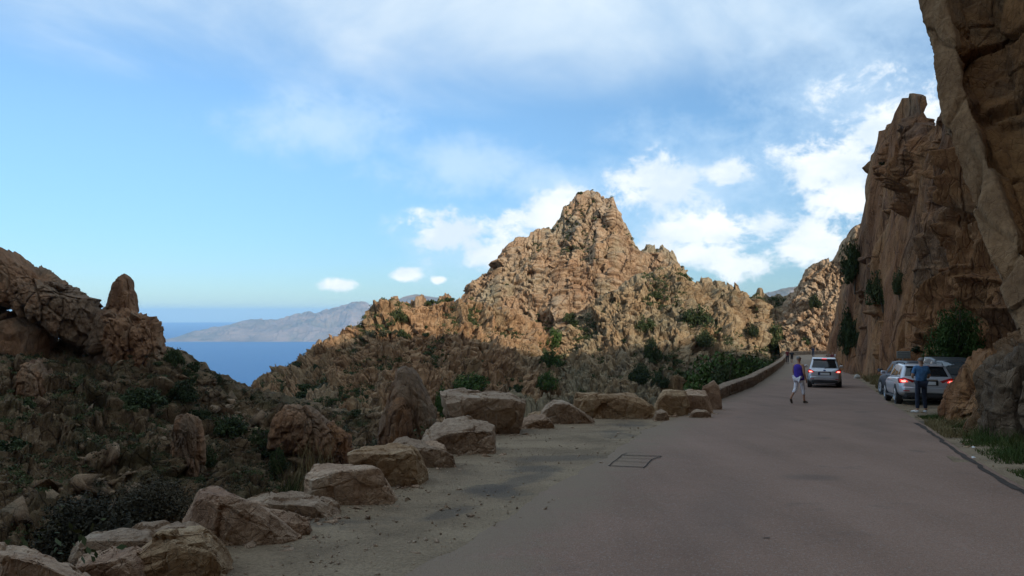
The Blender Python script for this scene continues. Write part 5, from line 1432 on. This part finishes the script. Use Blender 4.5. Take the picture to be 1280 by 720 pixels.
def person(label, loc, az, ht, pose, top, bottom, shoes, hair, skin, sleeve=True, capri=False, scale_w=1.0, longhair=False, group=None, shorts=False):
    k = ht / 1.72
    root = empty('person', loc, -az); root.scale = (k, k, k)
    tag(root, label, 'person', group)
    J = {'pel': (0, 0, .93), 'spi': (0, .0, 1.10), 'che': (0, .0, 1.30), 'nk0': (0, -.01, 1.44), 'nk1': (0, .0, 1.50), 'hd0': (0, .02, 1.555), 'hd1': (0, .01, 1.63), 'hd2': (0, .0, 1.69),
         'hL': (-.09, 0, .90), 'hR': (.09, 0, .90), 'kL': (-.10, .03, .50), 'kR': (.10, .03, .50), 'aL': (-.105, 0, .09), 'aR': (.105, 0, .09),
         'sL': (-.175, -.01, 1.39), 'sR': (.175, -.01, 1.39), 'eL': (-.235, -.03, 1.12), 'eR': (.235, -.03, 1.12), 'wL': (-.245, .05, .88), 'wR': (.245, .05, .88)}
    tl = {'tL': None, 'tR': None}
    J.update(pose)
    for s in 'LR':
        if 't' + s not in J: a = J['a' + s]; J['t' + s] = (a[0] * 1.12, a[1] + .15, a[2] - .055)
    sw = scale_w
    Rd = {'pel': (.115 * sw, .085 * sw), 'spi': (.10 * sw, .075 * sw), 'che': (.110 * sw, .080 * sw), 'nk0': (.055, .05), 'nk1': (.052, .052), 'hd0': (.066, .072), 'hd1': (.080, .095), 'hd2': (.062, .075),
          'hL': .060 * sw, 'kL': .044, 'aL': .038, 'tL': (.040, .026), 'sL': .062, 'eL': .041, 'wL': .027}
    names = list(J)
    names = ['pel', 'spi', 'che', 'nk0', 'nk1', 'hd0', 'hd1', 'hd2', 'hL', 'kL', 'aL', 'tL', 'hR', 'kR', 'aR', 'tR', 'sL', 'eL', 'wL', 'sR', 'eR', 'wR']
    E = [('pel', 'spi'), ('spi', 'che'), ('che', 'nk0'), ('nk0', 'nk1'), ('nk1', 'hd0'), ('hd0', 'hd1'), ('hd1', 'hd2'), ('pel', 'hL'), ('hL', 'kL'), ('kL', 'aL'), ('aL', 'tL'), ('pel', 'hR'), ('hR', 'kR'), ('kR', 'aR'), ('aR', 'tR'),
         ('che', 'sL'), ('sL', 'eL'), ('eL', 'wL'), ('che', 'sR'), ('sR', 'eR'), ('eR', 'wR')]
    V = [Vector(J[n]) for n in names]; rad = [Rd.get(n, Rd.get(n[:-1] + 'L')) for n in names]
    idx = {n: i for i, n in enumerate(names)}
    Ed = [(idx[a], idx[b]) for a, b in E]
    # hands: palm, four fingers, thumb
    for s, sg_ in (('L', -1), ('R', 1)):
        wv = Vector(J['w' + s]); dirn = (wv - Vector(J['e' + s])).normalized()
        side = Vector((sg_ * 0.15, 1, 0)); side = (side - dirn * side.dot(dirn)).normalized(); inw = dirn.cross(side) * sg_
        pm = wv + dirn * .055
        V.append(pm); rad.append((.034, .018)); ip = len(V) - 1; Ed.append((idx['w' + s], ip))
        for q, (o_, ln) in enumerate(((-.024, .060), (-.008, .074), (.008, .078), (.024, .068))):
            b0 = pm + dirn * .035 + side * o_; V.append(b0); rad.append(.0095); i0 = len(V) - 1; Ed.append((ip, i0))
            V.append(b0 + dirn * ln * .5 - inw * .008); rad.append(.0085); Ed.append((i0, i0 + 1))
            V.append(b0 + dirn * ln * .92 - inw * .028); rad.append(.007); Ed.append((i0 + 1, i0 + 2))
        b0 = wv + dirn * .03 + side * .03; V.append(b0); rad.append(.011); i0 = len(V) - 1; Ed.append((ip, i0))
        V.append(b0 + dirn * .035 + side * .022); rad.append(.0095); Ed.append((i0, i0 + 1))
    body = skin_mesh([tuple(v) for v in V], Ed, rad, 2)
    ob = part('body', body, skin, root)
    g = lambda *n: [J[a] for a in n]
    # clothes
    if sleeve:
        tv = g('pel', 'spi', 'che', 'nk0', 'sL', 'sR'); te = [(0, 1), (1, 2), (2, 3), (2, 4), (2, 5)]; tr = [(.175 * sw, .130 * sw), (.158 * sw, .125 * sw), (.172 * sw, .128 * sw), (.085, .07), .078, .078]
        for s, i in (('L', 4), ('R', 5)):
            a, b = Vector(J['s' + s]), Vector(J['e' + s]); tv.append(tuple(a.lerp(b, .78))); tr.append(.062); te.append((i, len(tv) - 1))
    else:
        tv = [tuple(Vector(J['pel']) + Vector((0, 0, -.13)))] + g('pel', 'spi', 'che') + [tuple(Vector(J['che']) + Vector((0, 0, .09))), tuple(Vector(J['nk0']) + Vector((0, 0, .005)))]
        te = [(0, 1), (1, 2), (2, 3), (3, 4), (4, 5)]; tr = [(.195 * sw, .15 * sw), (.185 * sw, .145 * sw), (.165 * sw, .132 * sw), (.190 * sw, .140 * sw), (.180, .115), (.085, .075)]
    part('shirt' if sleeve else 'top', skin_mesh(tv, te, tr, 2), top, root)
    pv = g('pel', 'hL', 'hR'); pe = [(0, 1), (0, 2)]; pr = [(.146 * sw, .110 * sw), .086 * sw, .086 * sw]
    for s, i in (('L', 1), ('R', 2)):
        a, b, c = Vector(J['h' + s]), Vector(J['k' + s]), Vector(J['a' + s])
        if shorts:
            pv.append(tuple(a.lerp(b, .85))); pr.append(.082); pe.append((i, len(pv) - 1)); continue
        pv.append(tuple(b)); pr.append(.072); pe.append((i, len(pv) - 1))
        e = b.lerp(c, .48 if capri else .93)
        pv.append(tuple(e)); pr.append(.066 if capri else .062); pe.append((len(pv) - 2, len(pv) - 1))
    part('shorts' if shorts else 'trousers', skin_mesh(pv, pe, pr, 2), bottom, root)
    for s in 'LR':
        a, t_ = Vector(J['a' + s]), Vector(J['t' + s])
        heel = a + (a - t_).normalized() * .05; heel.z = a.z - .045 if abs(a.z - .09) < .02 else a.z - .02
        part('shoe', skin_mesh([tuple(heel), tuple(a.lerp(t_, .45) - Vector((0, 0, .012))), tuple(t_ + (t_ - a).normalized() * .05)], [(0, 1), (1, 2)], [(.042, .045), (.046, .044), (.040, .026)], 2), shoes, root)
    h1 = Vector(J['hd1'])
    # hair cap (leaves the face free), ears, nose, eyes, mouth
    hv = [tuple(h1 + Vector((0, -.045, -.045))), tuple(h1 + Vector((0, -.035, .02))), tuple(h1 + Vector((0, -.012, .062)))]
    hr = [(.070, .05), (.088, .082), (.078, .085)]
    if longhair: hv.insert(0, tuple(h1 + Vector((0, -.07, -.17)))); hr.insert(0, (.07, .04))
    part('hair', skin_mesh(hv, [(i, i + 1) for i in range(len(hv) - 1)], hr, 2, len(hv) - 1), hair, root)
    part('nose', bevel_hull([tuple(h1 + Vector(q)) for q in ((0, .095, .0), (-.010, .09, -.03), (.010, .09, -.03), (0, .118, -.028), (0, .08, -.036))], 0.004, 2), skin, root)
    part('mouth', box(tuple(h1 + Vector((0, .088, -.058))), (.045, .012, .010), .004), M_lip, root)
    for s in (-1, 1):
        part('ear', box(tuple(h1 + Vector((s * .084, .0, -.012))), (.014, .035, .055), .006), skin, root)
        part('eye', box(tuple(h1 + Vector((s * .032, .088, .006))), (.022, .012, .010), .004), M_eye, root)
    return root
p = G(999, 504.5)
person('grey-haired woman in a purple sleeveless top and white cropped trousers, striding across the road', tuple(p + [0, 0, .01]), R(52), 1.68,
       {'hL': (-.09, 0, .90), 'kL': (-.10, -.06, .52), 'aL': (-.11, -.36, .21), 'tL': (-.11, -.30, .05), 'kR': (.10, .12, .50), 'aR': (.10, .16, .09), 'wL': (-.23, .16, .93), 'eL': (-.225, .0, 1.13), 'wR': (.25, .05, .89), 'eR': (.235, -.05, 1.12)},
       cloth('purple_cloth', (0.050, 0.026, 0.30)), cloth('white_cloth', (0.68, 0.67, 0.72)), cloth('brown_shoe', (0.05, 0.035, 0.025)), M_hairgrey, M_tan, sleeve=False, capri=True, scale_w=1.15)
p = G(1152, 516.5)
person('grey-haired man in a blue shirt and dark jeans standing behind the silver estate', tuple(p + [0, 0, .01]), R(8), 1.63,
       {'kL': (-.11, .01, .50), 'aL': (-.13, -.03, .09), 'tL': (-.24, .10, .035), 'aR': (.12, .0, .09), 'wL': (-.17, .22, 1.07), 'eL': (-.26, -.02, 1.13), 'wR': (.12, .24, 1.08), 'eR': (.25, -.0, 1.13)},
       cloth('blue_shirt', (0.065, 0.17, 0.34)), cloth('dark_jeans', (0.018, 0.024, 0.045)), cloth('white_shoe', (0.62, 0.61, 0.60)), M_hairgrey, M_skin, scale_w=1.1)
walk = {'kL': (-.10, .12, .51), 'aL': (-.10, .18, .09), 'kR': (.10, .0, .50), 'aR': (.10, -.24, .16), 'tR': (.10, -.12, .04), 'wL': (-.25, -.08, .90), 'wR': (.25, .18, .92)}
for px, py, az, ht, top, bot, shoe, hair, lab, kw in [
    (984.5, 454.5, 25, 1.74, (0.13, 0.018, 0.022), (0.03, 0.02, 0.03), (0.2, 0.2, 0.2), M_hairdark, 'walker in a dark red shirt by the low wall far down the road', {}),
    (990, 455, 205, 1.66, (0.02, 0.02, 0.022), (0.025, 0.02, 0.02), (0.5, 0.5, 0.5), M_hairdark, 'walker in black beside the one in dark red, far down the road', {'shorts': True}),
    (1016.5, 447, 200, 1.76, (0.03, 0.045, 0.09), (0.05, 0.06, 0.09), (0.2, 0.2, 0.2), M_hairdark, 'lone walker in dark blue at the bend of the road, above the people carrier', {}),
    (1036, 459, 200, 1.68, (0.30, 0.22, 0.17), (0.10, 0.08, 0.07), (0.1, 0.1, 0.1), M_hairdark, 'walker in beige, half hidden behind the roof of the people carrier', {}),
    (1046, 460, 195, 1.70, (0.45, 0.40, 0.40), (0.06, 0.06, 0.08), (0.1, 0.1, 0.1), M_hairdark, 'walker in a pale top, right of the one in beige behind the people carrier', {}),
    (1041, 459.5, 190, 1.6, (0.20, 0.04, 0.05), (0.06, 0.06, 0.08), (0.1, 0.1, 0.1), M_hairdark, 'walker in red between the beige and the pale walkers behind the people carrier', {'longhair': True})]:
    p = G(px, py)
    person(lab, tuple(p + [0, 0, .01]), R(az), ht, walk, cloth('shirt_cloth', top), cloth('trouser_cloth', bot), cloth('shoe_cloth', shoe), hair, M_skin, **kw)

# ------------------------------------------------------------------ grass
def blades(name, pts, hts, mat, bend=0.5, wid_=0.008, seed=0):
    r = np.random.default_rng(seed); n = len(pts)
    a = r.random(n) * 6.283; b = r.random(n) * 6.283
    side = np.stack([np.cos(a), np.sin(a), 0 * a], -1) * wid_ * (0.7 + 0.6 * r.random(n))[:, None]
    lean = np.stack([np.cos(b), np.sin(b), 0 * b], -1) * (hts * bend * r.random(n))[:, None]
    up = np.array([0, 0, 1.0]) * hts[:, None]
    m1 = pts + up * 0.55 + lean * 0.35; tip = pts + up + lean
    V = np.stack([pts - side, pts + side, m1 + side * 0.7, m1 - side * 0.7, tip + side * 0.1, tip - side * 0.1], 1).reshape(-1, 3)
    base = np.arange(n)[:, None] * 6
    Fq = np.concatenate([base + [0, 1, 2, 3], base + [3, 2, 4, 5]], 0)
    return link(name, mesh_quads(name, V, Fq), mat)
M_grass = leaf_material('grass_green', (0.020, 0.036, 0.008), (0.038, 0.066, 0.013), (0.085, 0.095, 0.028))
M_dry = leaf_material('grass_dry', (0.13, 0.10, 0.045), (0.20, 0.155, 0.07), (0.27, 0.22, 0.11))
def verge_pts(n, ylo, yhi, o0, o1, seed, thr=-0.2, cs=0.8):
    r = np.random.default_rng(seed); out = []
    while len(out) < n:
        y = r.uniform(ylo, yhi, 4000); off = o0 + (o1 - o0) * r.random(4000)
        x = np.interp(y, ys, xr) + off
        P = np.stack([x, y, gz(y) - 0.02 + np.clip(off - 0.8, 0, 99) * 0.02], -1)
        kx = vnoise(P / cs, seed) + (off - (o0 + o1) / 2) / (o1 - o0) * 0.5
        out += list(P[kx > thr])
    return np.array(out[:n])
q = verge_pts(34000, 9.6, 22.5, 0.22, 2.9, 1, -0.6)
hg = (0.05 + 0.26 * np.random.default_rng(2).random(len(q)) ** 1.8) * np.clip(0.75 + 0.9 * vnoise(q / 0.55, 5), 0.25, 1.5) * np.clip(((q[:, 0] - np.interp(q[:, 1], ys, xr)) - 0.1) / 0.7, 0.35, 1)
o = blades('verge_grass', q, hg, M_grass, 1.1, 0.007, 3); o['kind'] = 'stuff'
q = verge_pts(15000, 7.2, 20, 0.06, 2.2, 4, -0.1)
o = blades('dry_grass', q, 0.03 + 0.17 * np.random.default_rng(5).random(len(q)) ** 2, M_dry, 1.2, 0.006, 6); o['kind'] = 'stuff'
q = verge_pts(7000, 36, 80, 0.3, 2.2, 7, 0.0)
o = blades('dry_grass', q, 0.12 + 0.35 * np.random.default_rng(8).random(len(q)), M_dry, 0.9, 0.018, 9); o['kind'] = 'stuff'
q = verge_pts(5000, 40, 80, 0.8, 2.6, 17, 0.0)
o = blades('verge_grass', q, 0.15 + 0.35 * np.random.default_rng(18).random(len(q)), M_grass, 0.9, 0.02, 19); o['kind'] = 'stuff'
# tufts standing between the boulders
for i, (px, py, d, hpx, n, mt, lab) in enumerate([(378, 625, 9.6, 62, 90, M_dry, 'tall dry grass tuft behind the broad tan boulder'), (392, 596, 10.4, 62, 50, M_dry, 'thin taller grass stalks right of the dry tuft'), (362, 628, 9.0, 34, 120, M_grass, 'low green tuft left of the tall dry grass'),
                                              (735, 512, 22.8, 18, 120, M_grass, 'green tuft behind the left end of the long flat boulder'), (598, 560, 14.0, 14, 60, M_grass, 'small weed at the right foot of the pale cracked boulder')]):
    c = W(px, py, d); r = np.random.default_rng(40 + i); s_ = d / F
    q = c + np.stack([r.normal(size=n) * hpx * s_ * .22, r.normal(size=n) * hpx * s_ * .15, 0 * r.random(n)], -1)
    o = blades('grass_tuft', q - c, hpx * s_ * (0.5 + 0.5 * r.random(n)), mt, 0.55, 0.0035, 50 + i); o.location = c
    tag(o, lab, 'grass')
# paper litter on the verge
for px, py, lab in [(1217, 574, 'scrap of white paper lying on the right verge'), (1217, 561, 'smaller white scrap farther back on the right verge')]:
    p = G(px, py)
    r = random.Random(px + py)
    me = bpy.data.meshes.new('litter'); me.from_pydata([(-.03, -.02, .02), (.03, -.02, .03), (.032, .02, .02), (-.028, .02, .035), (0, 0, .05)], [], [(0, 1, 4), (1, 2, 4), (2, 3, 4), (3, 0, 4)])
    o = link('litter', me, M_plate); o.location = tuple(p); tag(o, lab, 'litter')

# ------------------------------------------------------------------ haze over the sea
HAZE_TOP, HAZE_DENSITY = 135.0, 4.4e-5
bm = bmesh.new(); bmesh.ops.create_cube(bm, size=1.0)
for v in bm.verts: v.co = Vector((v.co.x * 74000, v.co.y * 74000, (-432 if v.co.z < 0 else HAZE_TOP)))
HAZE = bpy.data.meshes.new('haze'); bm.to_mesh(HAZE); bm.free()
hm = bpy.data.materials.new('haze'); hm.use_nodes = True
ht_ = hm.node_tree; ht_.nodes.remove(ht_.nodes['Principled BSDF'])
pv_ = ht_.nodes.new('ShaderNodeVolumePrincipled')
pv_.inputs['Color'].default_value = (0.45, 0.74, 1.0, 1); pv_.inputs['Density'].default_value = HAZE_DENSITY; pv_.inputs['Anisotropy'].default_value = 0.0
ht_.links.new(pv_.outputs[0], ht_.nodes['Material Output'].inputs['Volume'])
o = link('haze', HAZE, hm); o['kind'] = 'stuff'
